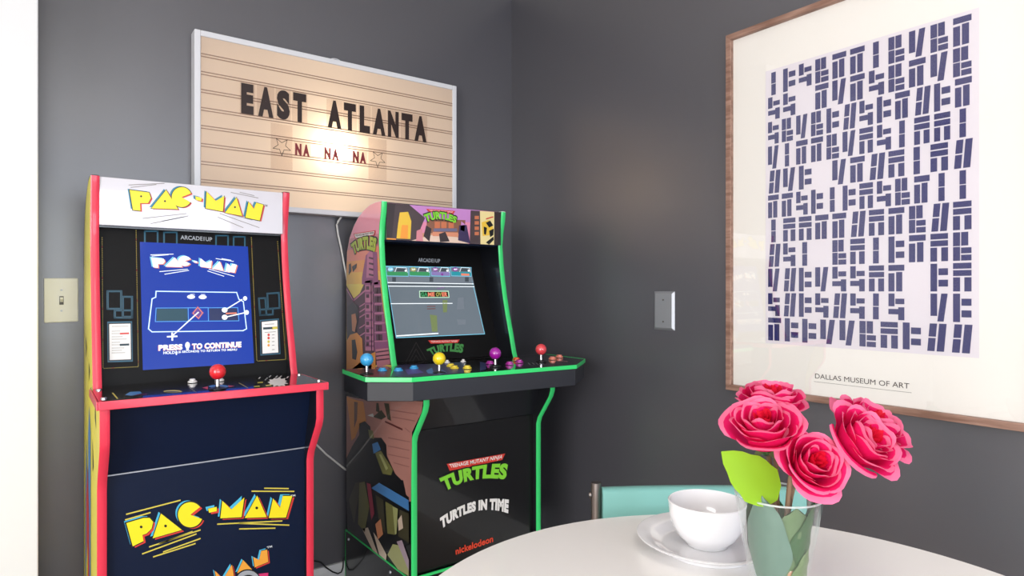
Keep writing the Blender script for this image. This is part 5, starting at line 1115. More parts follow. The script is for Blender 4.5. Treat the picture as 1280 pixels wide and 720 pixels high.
    ('card_white',7,[(21157,13467),(19489,13446),(19557,13339),(21023,13328)]),
    ('rust_print', 8, 'TEENAGE MUTANT NINJA', [(21099, 13448), (20279, 13442), (19523, 13434)], [(21004, 13349), (20261, 13351), (19574, 13355)], 0.02),
    ('black_print', 7, 'TURTLES', [(21529, 13167), (20397, 13361), (19236, 13234)], [(21196, 12713), (20333, 12861), (19387, 12706)], 0.12),
    ('logo_lime', 8, 'TURTLES', [(21450, 13131), (20397, 13323), (19303, 13203)], [(21157, 12761), (20333, 12899), (19438, 12748)], 0.07),
  ],
  'td': [
    ('rust_print',1,[(7311,18266),(7278,16416),(7737,16077),(8581,17695),(7544,18459)]),
    ('purple_dark',2,[(7748,16069),(8040,15728),(8735,15599),(10201,18151),(9148,18579)]),
    ('indigo_print',2,[(8735,15599),(9812,15613),(11337,18039),(10201,18151)]),
    ('violet_print',3,[(8781,17242),(9279,17493),(8895,16289),(8325,16164)]),
    ('blue_print',4,[(9165,16663),(9669,17205),(9014,15925),(8878,16025)]),
    ('blue_print',4,[(9082,15875),(9662,16593),(9422,15900),(9041,15636)]),
    ('umber_dark',2,[(7963,17608),(7887,17464),(7805,17349),(7722,17272),(7648,17239),(7588,17252),(7549,17312),(7533,17411),(7542,17543),(7576,17694),(7633,17851),(7707,17999),(7791,18122),(7877,18208),(7956,18246),(8020,18233),(8061,18169),(8075,18062),(8062,17922),(8023,17765)]),
    ('indigo_print',2,[(10434,15727),(11760,17726),(11753,17364),(10778,15922)]),
    ('silver_print',2,[(12850,16571),(12623,16169),(12649,16154),(12876,16557)]),
    ('silver_print',2,[(12954,16494),(12726,16094),(12752,16079),(12981,16480)]),
    ('silver_print',2,[(13059,16417),(12828,16018),(12854,16003),(13085,16402)]),
    ('pink_print',2,[(14093,16581),(14138,16108),(14198,16114),(14153,16586)]),
  ],
  'pos_joy': [
    (7456,16965),
    (9221,15993),
    (11391,16323),
    (13377,16534),
  ],
  'pos_btn': [
    (8120,17374),
    (8495,17098),
    (9135,17349),
    (10289,17135),
    (10111,16629),
    (10421,16401),
    (11695,17049),
    (12067,16496),
    (12656,16771),
    (13019,17409),
    (14158,16885),
    (14777,17251),
  ],
  'pos_start': [
    (10710,18061),
    (11252,17953),
  ],
  'pos_pjoy': [
    (3467,16469),
  ],
  'pos_pst': [
    (3195,18005),
    (3818,17909),
  ],
}
# ------------------------------------------------------------------ the room
XL, YF = -2.2, -3.2
b = MB(); b.box(XL-.1, XW+.1, YF-.1, YW+.1, -.1, 0, 'floor_wood'); struct(b.build('floor'))
b = MB(); b.box(XL-.1, XW+.1, YF-.1, YW+.1, ZC, ZC+.1, 'ceiling_paint'); struct(b.build('ceiling'))
b = MB(); b.box(0.005, XW, YW, YW+.1, 0, ZC, 'charcoal_wall'); struct(b.build('wall_back'))
b = MB(); b.box(XW, XW+.1, YF, YW+.1, 0, ZC, 'charcoal_wall'); struct(b.build('wall_right'))
b = MB(); b.box(XL, .0045, 2.02, YW+.1, 0, ZC, 'white_paint'); struct(b.build('wall_left'))
def holed(name, fn, u0, u1, holes, w0, w1, mat):      # wall with window openings
    b = MB(); us = sorted(set([u0, u1]+[h for q in holes for h in q[:2]]))
    z0, z1 = holes[0][2:4]
    for i in range(len(us)-1):
        a, c = us[i], us[i+1]; open_ = any(abs(a-q[0]) < 1e-6 for q in holes)
        for p0, p1 in ([(0, z0), (z1, ZC)] if open_ else [(0, ZC)]): b.prism([(a, p0), (c, p0), (c, p1), (a, p1)], fn, w0, w1, mat)
    struct(b.build(name))
holed('wall_front', lambda u, v, w: (u, w, v), XL, XW, [(-1.4, -.1, .6, 2.1), (.3, 1.6, .6, 2.1)], YF-.1, YF, 'white_paint')
holed('wall_side', lambda u, v, w: (w, u, v), YF, 2.02, [(-1.8, .3, .35, 2.15)], XL-.1, XL, 'white_paint')
def window(n, fn, u0, u1, z0, z1, w):
    f = MB()
    for a, c, p, q in ((u0, u0+.05, z0, z1), (u1-.05, u1, z0, z1), (u0+.05, u1-.05, z0, z0+.05), (u0+.05, u1-.05, z1-.05, z1), ((u0+u1)/2-.015, (u0+u1)/2+.015, z0+.05, z1-.05)):
        f.prism([(a, p), (c, p), (c, q), (a, q)], fn, w-.03, w+.01, 'white_paint')
    o = struct(f.build('window_%d' % n)); g = MB()
    for a, c in ((u0+.05, (u0+u1)/2-.015), ((u0+u1)/2+.015, u1-.05)): g.prism([(a, z0+.05), (c, z0+.05), (c, z1-.05), (a, z1-.05)], fn, w-.012, w-.008, 'window_glass')
    g.build('pane', o)
window(1, lambda u, v, w: (u, w, v), -1.4, -.1, .6, 2.1, YF-.05)
window(2, lambda u, v, w: (u, w, v), .3, 1.6, .6, 2.1, YF-.05)
window(3, lambda u, v, w: (w, u, v), -1.8, .3, .35, 2.15, XL-.05)
b = MB(); b.prism([(YW, 0), (YW-.016, 0), (YW-.016, .168), (YW-.010, .186), (YW, .186)], lambda u, v, w: (w, u, v), .0055, XW-.016, 'white_paint'); struct(b.build('baseboard_back'))
b = MB(); b.prism([(XW, 0), (XW-.016, 0), (XW-.016, .168), (XW-.010, .186), (XW, .186)], lambda u, v, w: (u, w, v), YF, YW-.016, 'white_paint'); struct(b.build('baseboard_right'))
b = MB(); b.box(-.10, .0045, 2.008, 2.0195, 0, ZC, 'white_paint'); struct(b.build('trim_1', bevel=.003))
# ceiling light over the dining corner, behind the camera
t = thing('ceiling_light', (.1, -.35, 2.39), 'flat square white ceiling light with a thin rim above the dining corner', 'light')
f = MB()
for a in ((-.36, .56, -.81, -.78), (-.36, .56, .08, .11), (-.36, -.33, -.78, .08), (.53, .56, -.78, .08)): f.box(*a, 2.345, 2.389, 'white_paint')
f.build('rim', t)
f = MB(); f.box(-.33, .53, -.78, .08, 2.35, 2.354, 'white_paint'); f.build('diffuser', t)

# ------------------------------------------------------------------ arcade cabinets
PROFILE = [(1.70, .305), (1.70, .705), (1.692, .727), (1.634, .805), (1.626, .825), (1.626, .905), (1.828, .912), (1.838, .935), (1.856, 1.0), (1.876, 1.065), (1.892, 1.125), (1.906, 1.19), (1.916, 1.25), (1.922, 1.313), (1.917, 1.36), (1.906, 1.405), (1.902, 1.437)]
BACK = [(1.95, 1.4375), (1.99, 1.434), (2.039, 1.421), (2.086, 1.401), (2.127, 1.372), (2.162, 1.335), (2.184, 1.289), (2.191, 1.22), (2.191, .305)]
def ribbon(mb, line, x0, x1, th, mat):               # edging strip over an open profile line (Y, z), slightly rounded
    n = len(line); nor = []
    for i in range(n):
        a = Vector(line[max(i-1, 0)]); c = Vector(line[min(i+1, n-1)]); d = (c-a).normalized(); nor.append(Vector((-d.y, d.x)))
    sec = [(x0, 0), (x0, .5), (x0+.004, 1), (x1-.004, 1), (x1, .5), (x1, 0)]
    vs = [(x, line[i][0]+nor[i].x*th*h, line[i][1]+nor[i].y*th*h) for i in range(n) for x, h in sec]; k = len(sec)
    mb.raw(vs, [(i*k+j, i*k+j+1, (i+1)*k+j+1, (i+1)*k+j) for i in range(n-1) for j in range(k-1)]+[tuple(range(k))[::-1], tuple((n-1)*k+j for j in range(k))], mat)
WX = lambda u, v, w: (w, u, v)
def joystick(parent, p, mat, zb):
    j = MB(); j.lathe([(.019, 0), (.019, .0015), (.012, .004), (.0055, .0045), (.0055, .006)], (p[0], p[1], zb), 'black_print', 24)
    o = j.build('joystick', parent, smooth=40)
    s = MB(); s.lathe([(.0045, .0045), (.0045, .028)], (p[0], p[1], zb), 'chrome', 14); s.build('shaft', o, smooth=40)
    s = MB(); s.ball((p[0], p[1], zb+.0405), .0185, mat, 22); s.build('ball_knob', o, smooth=60)
def button(parent, p, mat, zb, r=.0135):
    s = MB(); s.lathe([(r, 0), (r, .003), (r-.002, .0045), (r-.0035, .0045)], (p[0], p[1], zb), mat, 24); o = s.build('button', parent, smooth=40)
    s = MB(); s.lathe([(r-.004, .0035), (r-.004, .0085), (r-.006, .0095), (.001, .0085)], (p[0], p[1], zb), mat, 24); s.build('plunger', o, smooth=40)
def shell(root, x0, side_mat, edge, inner='black_board', arts=None):
    """side boards with coloured edging, back, top, soffit"""
    for i, xa in enumerate((x0-.009, x0+.459)):
        s = MB(); s.prism(PROFILE+BACK, WX, xa, xa+.018, side_mat if i == 0 else 'black_board')
        if i == 0 and arts: arts(s, xa)
        o = s.build('side_panel', root)
        e = MB(); ribbon(e, [(y-.0002, z) for y, z in PROFILE], xa-.0003, xa+.0183, .004, edge); ribbon(e, [PROFILE[-1]]+BACK[:-1], xa-.0003, xa+.0183, .002, 'black_print' if edge == 'red_edge' else 'card_white')
        e.build('edge_molding', o, smooth=40)
    a, c = x0+.0092, x0+.4588
    s = MB(); s.prism([(2.17, .305), (2.186, .305), (2.186, 1.22), (2.178, 1.289), (2.155, 1.332), (2.12, 1.367), (2.08, 1.396), (2.036, 1.415), (1.99, 1.428), (1.93, 1.430), (1.93, 1.424), (1.99, 1.422), (2.03, 1.409), (2.07, 1.39), (2.11, 1.36), (2.143, 1.325), (2.163, 1.285), (2.17, 1.22)], WX, a, c, inner); s.build('back_panel', root)
    return a, c
def riser(root, x0, edge, gloss):
    s = MB()
    for xa in (x0-.012, x0+.462): s.box(xa, xa+.018, 1.704, 2.191, .0005, .301, gloss)
    s.box(x0+.006, x0+.462, 1.708, 1.722, .0005, .301, gloss); s.box(x0+.006, x0+.462, 1.74, 2.16, .285, .301, gloss)
    o = s.build('riser', root)
    e = MB()
    for xa in (x0-.0125, x0+.4615): e.box(xa, xa+.019, 1.700, 2.195, .301, .305, edge); e.box(xa, xa+.019, 2.191, 2.195, .0005, .301, edge); e.box(xa, xa+.019, 1.700, 1.704, .0005, .301, edge)
    e.box(x0+.0065, x0+.4615, 1.7045, 1.708, .297, .3048, edge); e.build('edge_molding', o)
    for y in (2.162, 1.832):
        q = MB(); q.tube([(x0-.012, y, .28), (x0-.0155, y, .28)], [.0055, .004], 'steel', 12); q.build('screw', o, smooth=40)

# ---- red and yellow cabinet
PX = .118
root = thing('arcade_cabinet', (PX+.234, 1.95, 0), 'tall narrow arcade cabinet with red edging, yellow sides, white top sign and blue screen', 'arcade machine', 'upright arcade cabinets')
def pside(s, xa):
    pl = YZX(xa)
    for p, m, l in ([[(1.90, .30), (1.98, .30), (1.99, .78), (1.95, .86), (1.90, .80)], 'blue_print', 1], [[(2.02, .30), (2.10, .30), (2.10, .62), (2.05, .76), (2.02, .60)], 'blue_print', 1],
                    [[(1.94, .40), (2.03, .36), (2.06, .60), (2.0, .70), (1.95, .56)], 'logo_red', 2], [[(1.99, .31), (2.04, .31), (2.05, .42), (2.0, .5)], 'logo_yellow', 3],
                    [[(1.72, .84), (1.76, .86), (1.75, .90)], 'black_print', 1], [[(1.80, .74), (1.83, .72), (1.84, .80)], 'black_print', 1], [[(2.05, 1.0), (2.08, .97), (2.09, 1.03)], 'black_print', 1],
                    [[(1.93, .95), (1.96, .92), (1.97, .97)], 'black_print', 1]):
        s.poly([pl(a, c, LAYER*(l+1)) for a, c in p], m)
a, c = shell(root, PX, 'yellow_board', 'red_edge', arts=pside)
s = MB(); s.box(a, c, 1.905, 1.925, 1.316, 1.436, 'white_board'); o = s.build('marquee', root, bevel=.001)
s = MB(); art(s, ART['pm'], XZ(1.905)); s.build('logo', o)
s = MB(); s.box(a, c, 1.927, 2.05, 1.312, 1.322, 'black_board'); s.build('soffit', root)
pb = SL(1.867, .917, .178)
s = MB(); s.prism([(1.867, .917), (1.867+.178*.4, 1.317), (1.885+.178*.4, 1.317), (1.885, .917)], WX, a, c, 'bezel_black'); art(s, ART['pb'], pb); o = s.build('screen_bezel', root)
s = MB(); q = [(.2180, .9500), (.4885, .9500), (.4865, 1.2775), (.2180, 1.2785)]
s.poly([pb(u, v, .0006) for u, v in q], 'screen_blue'); art(s, ART['ps'], lambda u, v, h: pb(u, v, h+.0006)); s.build('screen', o)
s = MB(); s.box(PX-.012, PX+.480, 1.6105, 1.867, .9005, .9172, 'deck_black'); art(s, ART['pd'], XYZ(.9170)); dk = s.build('control_deck', root)
s = MB(); s.box(PX-.0125, PX+.4805, 1.606, 1.6104, .8985, .9172, 'red_edge'); s.box(PX-.0165, PX-.0125, 1.606, 1.83, .8985, .9172, 'red_edge'); s.box(PX+.4805, PX+.4845, 1.606, 1.83, .8985, .9172, 'red_edge'); s.build('edge_molding', dk, bevel=.0012)
joystick(dk, [v/1e4 for v in ART['pos_pjoy'][0]], 'joy_red', .9185)
for p in ART['pos_pst']: button(dk, [v/1e4 for v in p], 'button_white', .9185, .011)
for x, y in ((.118, 1.65), (.592, 1.65), (.590, 1.80), (.119, 1.80)):
    s = MB(); s.lathe([(.006, 0), (.006, .002), (.003, .0035), (.001, .0035)], (x, y, .9175), 'chrome', 14); s.build('screw', dk, smooth=40)
s = MB(); s.prism([(1.664, .9), (1.716, .735), (1.73, .735), (1.73, .9)], WX, a, c, 'navy_board'); s.build('apron_panel', root)
s = MB(); s.box(a, c, 1.7165, 1.73, .305, .7315, 'navy_board'); art(s, ART['pk'], XZ(1.7165)); s.box(a, c, 1.7135, 1.718, .7318, .7345, 'steel'); s.build('kick_panel', root)
riser(root, PX, 'red_edge', 'black_gloss')

# ---- green edged four player cabinet
TX = .895
root = thing('arcade_cabinet', (TX+.234, 1.95, 0), 'arcade cabinet with bright green edging, sunset city side print and wide four joystick control deck', 'arcade machine', 'upright arcade cabinets')
def tside(s, xa):
    pl = YZX(xa); inset = .003
    P = [(y+.001, z) for y, z in PROFILE]; O = P+BACK
    def clip(poly, z0, z1):
        out = []
        for (zz, keep) in ((z0, 1), (z1, -1)):
            out = []; n = len(poly)
            for i in range(n):
                A, B = poly[i], poly[(i+1) % n]; ia, ib = (A[1]-zz)*keep >= 0, (B[1]-zz)*keep >= 0
                if ia: out.append(A)
                if ia != ib: k = (zz-A[1])/(B[1]-A[1]); out.append((A[0]+k*(B[0]-A[0]), zz))
            poly = out
        return poly
    for z0, z1, m in ((1.335, 1.44, 'sunset_rose'), (1.295, 1.335, 'pink_print'), (1.255, 1.295, 'sunset_coral'), (1.215, 1.255, 'sunset_orange'), (1.175, 1.215, 'sunset_amber'), (.86, 1.175, 'sunset_yellow')):
        s.poly([pl(u, v, .0002) for u, v in clip(O, z0, z1)], 'gloss '+m)
    items = []
    for it in ART['tside']:                            # trim the print to the outline of the board
        if isinstance(it[2], str): items.append(it); continue
        pts = [(u/1e4, v/1e4) for u, v in it[2]]; out = []
        for u, v in pts:
            v = min(max(v, .3055), 1.43); lo = 1.626
            for (y1, z1), (y2, z2) in zip(PROFILE[:-1], PROFILE[1:]):
                if min(z1, z2) <= v <= max(z1, z2) and abs(z2-z1) > 1e-6: lo = y1+(y2-y1)*(v-z1)/(z2-z1)
            out.append((min(max(u, lo+.001), 2.190)*1e4, v*1e4))
        items.append((it[0], it[1], out))
    art(s, items, pl, 'gloss ')
a, c = shell(root, TX, 'black_gloss', 'green_edge', arts=tside)
s = MB(); s.box(a, c, 1.905, 1.925, 1.316, 1.436, 'black_board'); art(s, ART['tm'], lambda u, v, h: (min(max(u, a), c), 1.905-h, min(max(v, 1.3162), 1.4358))); s.build('marquee', root)
tb = SL(1.906, .895, .337)
s = MB(); s.box(a, c, 1.927, 2.06, 1.312, 1.322, 'navy_board'); s.build('soffit', root)
s = MB(); s.prism([(1.9135, .9175), (1.906+.337*.427, 1.322), (1.924+.337*.427, 1.322), (1.9315, .9175)], WX, a, c, 'bezel_black'); art(s, ART['tb'], tb); o = s.build('screen_bezel', root)
s = MB(); s.poly([tb(u, v, .0006) for u, v in [(.9545, .9955), (1.3075, .9955), (1.2985, 1.236), (.9535, 1.236)]], 'screen_grey'); art(s, ART['tscr'], lambda u, v, h: tb(u, v, h+.0006)); s.build('screen', o)
DK = [(.735, 1.85), (.715, 1.638), (.815, 1.560), (1.377, 1.522), (1.523, 1.64), (1.523, 1.85)]
cx, cy = 1.125, 1.70
inset = lambda k: [(cx+(x-cx)*k, cy+(y-cy)*k if y < 1.84 else y-.0) for x, y in DK]
FZ = lambda u, v, w: (u, v, w)
s = MB(); s.prism(inset(.992), FZ, .905, .9165, 'deck_black'); art(s, ART['td'], XYZ(.9165))
s.box(a, c, 1.84, 1.93, .905, .9165, 'deck_black'); dk = s.build('control_deck', root)
e = MB(); n = len(DK)
I0 = inset(.9925)
for i in range(n-1):
    A, B, C_, D = DK[i], DK[i+1], I0[i+1], I0[i]
    if i == n-1: break
    e.prism([A, B, C_, D], FZ, .9045, .9172, 'green_edge')
e.build('edge_molding', dk, bevel=.001)
I1 = inset(.985); s = MB()
s.prism([(x, y) for x, y in I1], FZ, .852, .9042, 'charcoal_band'); s.build('deck_skirt', dk, bevel=.0015)
for p, m in zip(ART['pos_joy'], ('joy_blue', 'joy_yellow', 'joy_purple', 'joy_coral')): joystick(dk, [v/1e4 for v in p], m, .918)
for p, m in zip(ART['pos_btn'], ('button_blue',)*3+('button_yellow',)*3+('button_purple',)*3+('button_orange',)+('button_salmon',)*2): button(dk, [v/1e4 for v in p], m, .918)
for p in ART['pos_start']: button(dk, [v/1e4 for v in p], 'button_white', .918, .009)
s = MB(); s.prism([(1.676, .852), (1.716, .735), (1.73, .735), (1.73, .852)], WX, a, c, 'black_board'); s.build('apron_panel', root)
s = MB(); s.box(a, c, 1.7165, 1.73, .305, .733, 'black_gloss'); art(s, ART['tk'], XZ(1.7165)); s.build('kick_panel', root)
riser(root, TX, 'green_edge', 'black_gloss')

# ------------------------------------------------------------------ lightbox sign and its letters
SY = 2.164                                             # front face
root = thing('lightbox_sign', (.8565, 2.19, 1.412), 'large lit cream cinema letter board hung on the dark wall over both arcade cabinets', 'sign')
X0, X1, Z0, Z1 = .389, 1.324, 1.412, 1.952
s = MB()
for q in ((X0, X0+.018, Z0, Z1), (X1-.018, X1, Z0, Z1), (X0+.018, X1-.018, Z0, Z0+.018), (X0+.018, X1-.018, Z1-.018, Z1)): s.box(q[0], q[1], SY-.004, YW-.001, q[2], q[3], 'box_white')
s.build('frame', root, bevel=.0025)
s = MB(); s.box(X0+.018, X1-.018, YW-.006, YW-.002, Z0+.018, Z1-.018, 'white_paint'); s.build('back_board', root)
s = MB(); s.box(X0+.018, X1-.018, SY, SY+.003, Z0+.018, Z1-.018, 'window_glass')   # acrylic sheet with an opal skin on its front
s.f = s.f[:2]+s.f[3:]; s.m = s.m[:-1]; s.poly([(X0+.018, SY, Z0+.018), (X1-.018, SY, Z0+.018), (X1-.018, SY, Z1-.018), (X0+.018, SY, Z1-.018)], 'light_panel'); s.build('light_panel', root)
for k in range(8):
    z = 1.8765-.0553*k; s = MB()
    for dz in (-.0042, .0042): s.box(X0+.019, X1-.019, SY-.0022, SY-.0002, z+dz-.0014, z+dz+.0014, 'rail_tan')
    s.box(X0+.019, X1-.019, SY-.0008, SY-.0002, z-.0031, z+.0031, 'window_glass'); s.build('letter_rail', root)
s = MB(); s.tube([(.846+.022*math.cos(t), 2.19, 1.9515+.0135*math.sin(t)) for t in [PI*i/14 for i in range(15)]], .002, 'box_white', 8); s.build('hanger', root, smooth=50)
def lamp(x, z, p, r=.02, dy=.022):
    l = bpy.data.lights.new('sign_bulb', 'POINT'); l.energy = p; l.color = (1, .86, .64); l.shadow_soft_size = r
    o = bpy.data.objects.new('sign_bulb', l); COL.objects.link(o); o.parent = root; o.location = Vector((x, SY+dy, z))-root.location
lamp(.835, 1.645, 2.5, .012, .041)
l = bpy.data.lights.new('sign_backlight', 'AREA'); l.shape = 'RECTANGLE'; l.size = .88; l.size_y = .49; l.energy = .32; l.color = (1, .86, .72)  # added fill lamp evening out the panel; the sign itself has only the bulb
q = bpy.data.objects.new('sign_backlight', l); COL.objects.link(q); q.parent = root; q.location = Vector((.8565, YW-.008, 1.682))-root.location; q.rotation_euler = (-PI/2, 0, 0)
LET = [('E', .524, .562, 'first'), ('A', .576, .624, 'second'), ('S', .635, .677, 'third'), ('T', .688, .732, 'fourth')]
LE2 = [('A', .806, .855, 'first letter'), ('T', .864, .908, 'second letter'), ('L', .922, .961, 'third letter'), ('A', .972, 1.021, 'fourth letter'), ('N', 1.031, 1.074, 'fifth letter'), ('T', 1.086, 1.131, 'sixth letter'), ('A', 1.139, 1.190, 'last letter')]
def tile(ch, x0, x1, z0, z1, mat, label, tz0, tz1, group, bold=.072):
    s = MB(); s.box(x0-.0035, x1+.0035, SY-.0042, SY-.0027, tz0, tz1, 'clear_acrylic'); o = top(s, 'letter_tile', label, 'letter', group)
    vs, fs = glyphs(ch, bold); s = MB(); s.raw([(x0+u*(x1-x0), SY-.0046, z0+v*(z1-z0)) for u, v in vs], fs, mat); s.build('letter', o)
    return o
for ch, a0, a1, w in LET: tile(ch, a0, a1, 1.7155, 1.812, 'letter_black', 'big black letter %s, %s of the short upper left word on the letter board' % (ch, w), 1.7115, 1.8155, 'letters on the letter board')
for ch, a0, a1, w in LE2: tile(ch, a0, a1, 1.7125, 1.8085, 'letter_black', 'big black letter %s, %s of the upper right word on the board' % (ch, w), 1.7085, 1.8125, 'letters on the letter board')
for k, (ch, a0, a1) in enumerate((('N', .695, .716), ('A', .721, .743), ('N', .794, .817), ('A', .822, .845), ('N', .897, .919), ('A', .923, .946))):
    tile(ch, a0, a1, 1.603, 1.6435, 'letter_red', 'small red letter %s in the %s pair of the lower row on the board' % (ch, ('left', 'middle', 'right')[k//2]), 1.6005, 1.6475, 'letters on the letter board')
for x, w in ((.651, 'left of'), (.991, 'right of')):
    s = MB(); s.box(x-.035, x+.035, SY-.0042, SY-.0027, 1.549, 1.6995, 'clear_acrylic'); o = top(s, 'star_tile', 'clear tile with a thin outlined star, %s the small red letters' % w, 'letter', 'letters on the letter board')
    st = [(x+(.030 if i % 2 == 0 else .0125)*math.sin(PI*i/5+PI), 1.626+(.030 if i % 2 == 0 else .0125)*math.cos(PI*i/5+PI)) for i in range(10)]
    s = MB()
    for i in range(10):
        p, q = Vector(st[i]), Vector(st[(i+1) % 10]); d = (q-p).normalized(); nn = Vector((-d.y, d.x))*.00085
        s.poly([(w_.x, SY-.0046, w_.y) for w_ in (p-nn-d*.0006, q-nn+d*.0006, q+nn+d*.0006, p+nn-d*.0006)], 'letter_black')
    s.build('letter', o)
# sign cord down the wall, and on behind the cabinets
s = MB(); s.tube([(.866, 2.19, 1.411), (.858, 2.20, 1.395), (.856, 2.205, 1.385), (.862, 2.209, 1.35), (.872, 2.209, 1.31), (.8835, 2.209, 1.25), (.896, 2.209, 1.19), (.93, 2.208, 1.0), (.955, 2.208, .8), (.95, 2.208, .6), (.92, 2.2095, .495), (.8885, 2.2095, .514), (.86, 2.2095, .54), (.82, 2.2095, .577), (.77, 2.2095, .632), (.70, 2.2095, .70), (.62, 2.2095, .74), (.50, 2.2095, .75)], .0035, 'cord_white', 8)
top(s, 'power_cord', 'thin white power cord hanging from the letter board and running behind both cabinets', 'cord', smooth=50)
s = MB(); s.tube([(.66, 2.206, .24), (.74, 2.206, .222), (.775, 2.206, .216), (.798, 2.204, .206), (.815, 2.194, .186), (.835, 2.192, .168), (.855, 2.192, .156), (.868, 2.193, .158), (.875, 2.195, .172), (.879, 2.201, .194), (.888, 2.2055, .206), (.93, 2.2055, .21), (1.05, 2.2055, .21)], .0025, 'cord_black', 8)
top(s, 'power_cord', 'thin black power cord drooping over the white baseboard between the cabinets', 'cord', smooth=50)

# ------------------------------------------------------------------ wall plates
o = thing('switch_plate', (.0575, YW, 1.062), 'white light switch plate beside the yellow arcade cabinet', 'light switch')
s = MB(); s.prism([(.018, 1.062), (.097, 1.064), (.0965, 1.187), (.0175, 1.186)], lambda u, v, w: (u, w, v), YW-.005, YW-.0002, 'plate_white'); s.build('plate', o, bevel=.002)
s = MB(); s.box(.0525, .0625, YW-.0056, YW-.0045, 1.112, 1.136, 'slot_dark'); s.build('switch_slot', o)
s = MB(); s.prism([(YW-.005, 1.119), (YW-.016, 1.128), (YW-.015, 1.133), (YW-.005, 1.131)], WX, .054, .061, 'plate_white'); s.build('toggle', o)
for z in (1.095, 1.153): s = MB(); s.tube([(.0575, YW-.0045, z), (.0575, YW-.0058, z)], .0028, 'steel', 12); s.build('screw', o, smooth=40)
o = thing('blank_plate', (XW, 1.3825, 1.024), 'brushed steel blank wall plate between the green arcade cabinet and the framed print', 'wall plate')
s = MB(); y0, y1, z0, z1 = 1.340, 1.425, 1.024, 1.150; k = .008
s.raw([(XW-.0002, y0, z0), (XW-.0002, y1, z0), (XW-.0002, y1, z1), (XW-.0002, y0, z1), (XW-.007, y0+k, z0+k), (XW-.007, y1-k, z0+k), (XW-.007, y1-k, z1-k), (XW-.007, y0+k, z1-k)], [(0, 1, 5, 4), (1, 2, 6, 5), (2, 3, 7, 6), (3, 0, 4, 7), (4, 5, 6, 7), (3, 2, 1, 0)], 'steel'); s.build('plate', o, bevel=.001)
for z in (1.052, 1.122): s = MB(); s.tube([(XW-.0065, 1.3825, z), (XW-.008, 1.3825, z)], .003, 'slot_dark', 12); s.build('screw', o, smooth=40)

# ------------------------------------------------------------------ framed print
o = thing('framed_print', (XW, .763, .867), 'large walnut framed print of dark blue stencil blocks on white paper on the right wall', 'picture')
y0, y1, z0, z1 = .396, 1.130, .867, 1.885; fw = .016; fx = XW-.034
WY = lambda u, v, w: (w, u, v)
s = MB()
for q in ([(y0, z0), (y1, z0), (y1-fw, z0+fw), (y0+fw, z0+fw)], [(y0, z1), (y0+fw, z1-fw), (y1-fw, z1-fw), (y1, z1)], [(y0, z0), (y0+fw, z0+fw), (y0+fw, z1-fw), (y0, z1)], [(y1, z0), (y1, z1), (y1-fw, z1-fw), (y1-fw, z0+fw)]): s.prism(q, WY, fx, XW-.0005, 'walnut')
s.build('frame', o, bevel=.001)
s = MB(); s.box(fx+.014, fx+.018, y0+fw, y1-fw, z0+fw, z1-fw, 'mat_board'); s.build('mat', o)
s = MB(); s.box(fx+.006, fx+.008, y0+fw, y1-fw, z0+fw, z1-fw, 'picture_glass'); s.build('glass', o)
s = MB(); px = fx+.0136; AY0, AY1, AZ0, AZ1 = 1.012, .514, 1.008, 1.752
s.box(px, px+.0003, AY1, AY0, AZ0, AZ1, 'art_paper')
ROWS = [11, 11, 12, 12, 11, 12, 11, 11, 11, 11, 10]
GAPS = {1: (2,), 4: (3,), 7: (3,), 8: (8,), 9: (8,)}
rng = random.Random(7); H_ = (AZ1-AZ0-.012)/11
NB = [0]
def bar(u0, u1, v0, v1, sl, y, z, w, h):
    NB[0] = (NB[0]+1) % 5
    s.poly([(px-.0004-.00012*NB[0], y-(u+sl*v)*w, z+v*h) for u, v in ((u0-.03, v0-.015), (u1+.04, v0-.015), (u1+.04, v1+.015), (u0-.03, v1+.015))], 'navy_paint')
KINDS = [   # plain stencil blocks: (u0, u1, v0, v1, slant)
 [(0, .28, 0, .47, 0), (0, .28, .53, 1, 0), (.40, .84, 0, .18, 0), (.40, .84, .26, .44, 0), (.40, .68, .54, 1, 0)], [(0, .28, 0, .68, 0), (.0, .84, .80, 1, 0), (.44, .72, 0, .72, 0)], [(.0, .28, 0, 1, 0), (.42, .84, .18, .40, 0), (.42, .84, .60, .82, 0)],
 [(0, .28, .2, 1, 0), (.36, .62, 0, 1, .2)], [(.05, .33, 0, .46, .12), (.05, .33, .54, 1, .12), (.5, .78, 0, 1, .12)], [(.25, .53, 0, .47, 0), (.25, .53, .53, 1, 0)], [(0, .28, .53, 1, 0), (.56, .84, 0, .47, 0), (.0, .84, .22, .40, 0), (.40, .84, .62, .80, 0)], [(0, .84, .82, 1, 0), (0, .84, .56, .74, 0), (.0, .28, 0, .48, 0), (.56, .84, 0, .48, 0)]]
for r, n in enumerate(ROWS):
    w = (AY0-AY1-.012)/n; z = AZ1-.006-(r+1)*H_
    for k in range(n):
        if k in GAPS.get(r, ()): continue
        y = AY0-.006-k*w
        for q in rng.choice(KINDS): bar(*q, y-w*.07, z+H_*.05, w*.86, H_*.90)
vs, fs = glyphs('DALLAS MUSEUM OF ART', 0.0); s.raw([(px-.0004, .872-u*.222, .9265+v*.0125) for u, v in vs], fs, 'letter_black')
s.poly([(px-.0003, .875, .9185), (px-.0003, .645, .9185), (px-.0003, .645, .9175), (px-.0003, .875, .9175)], 'line_grey')
s.build('print', o)

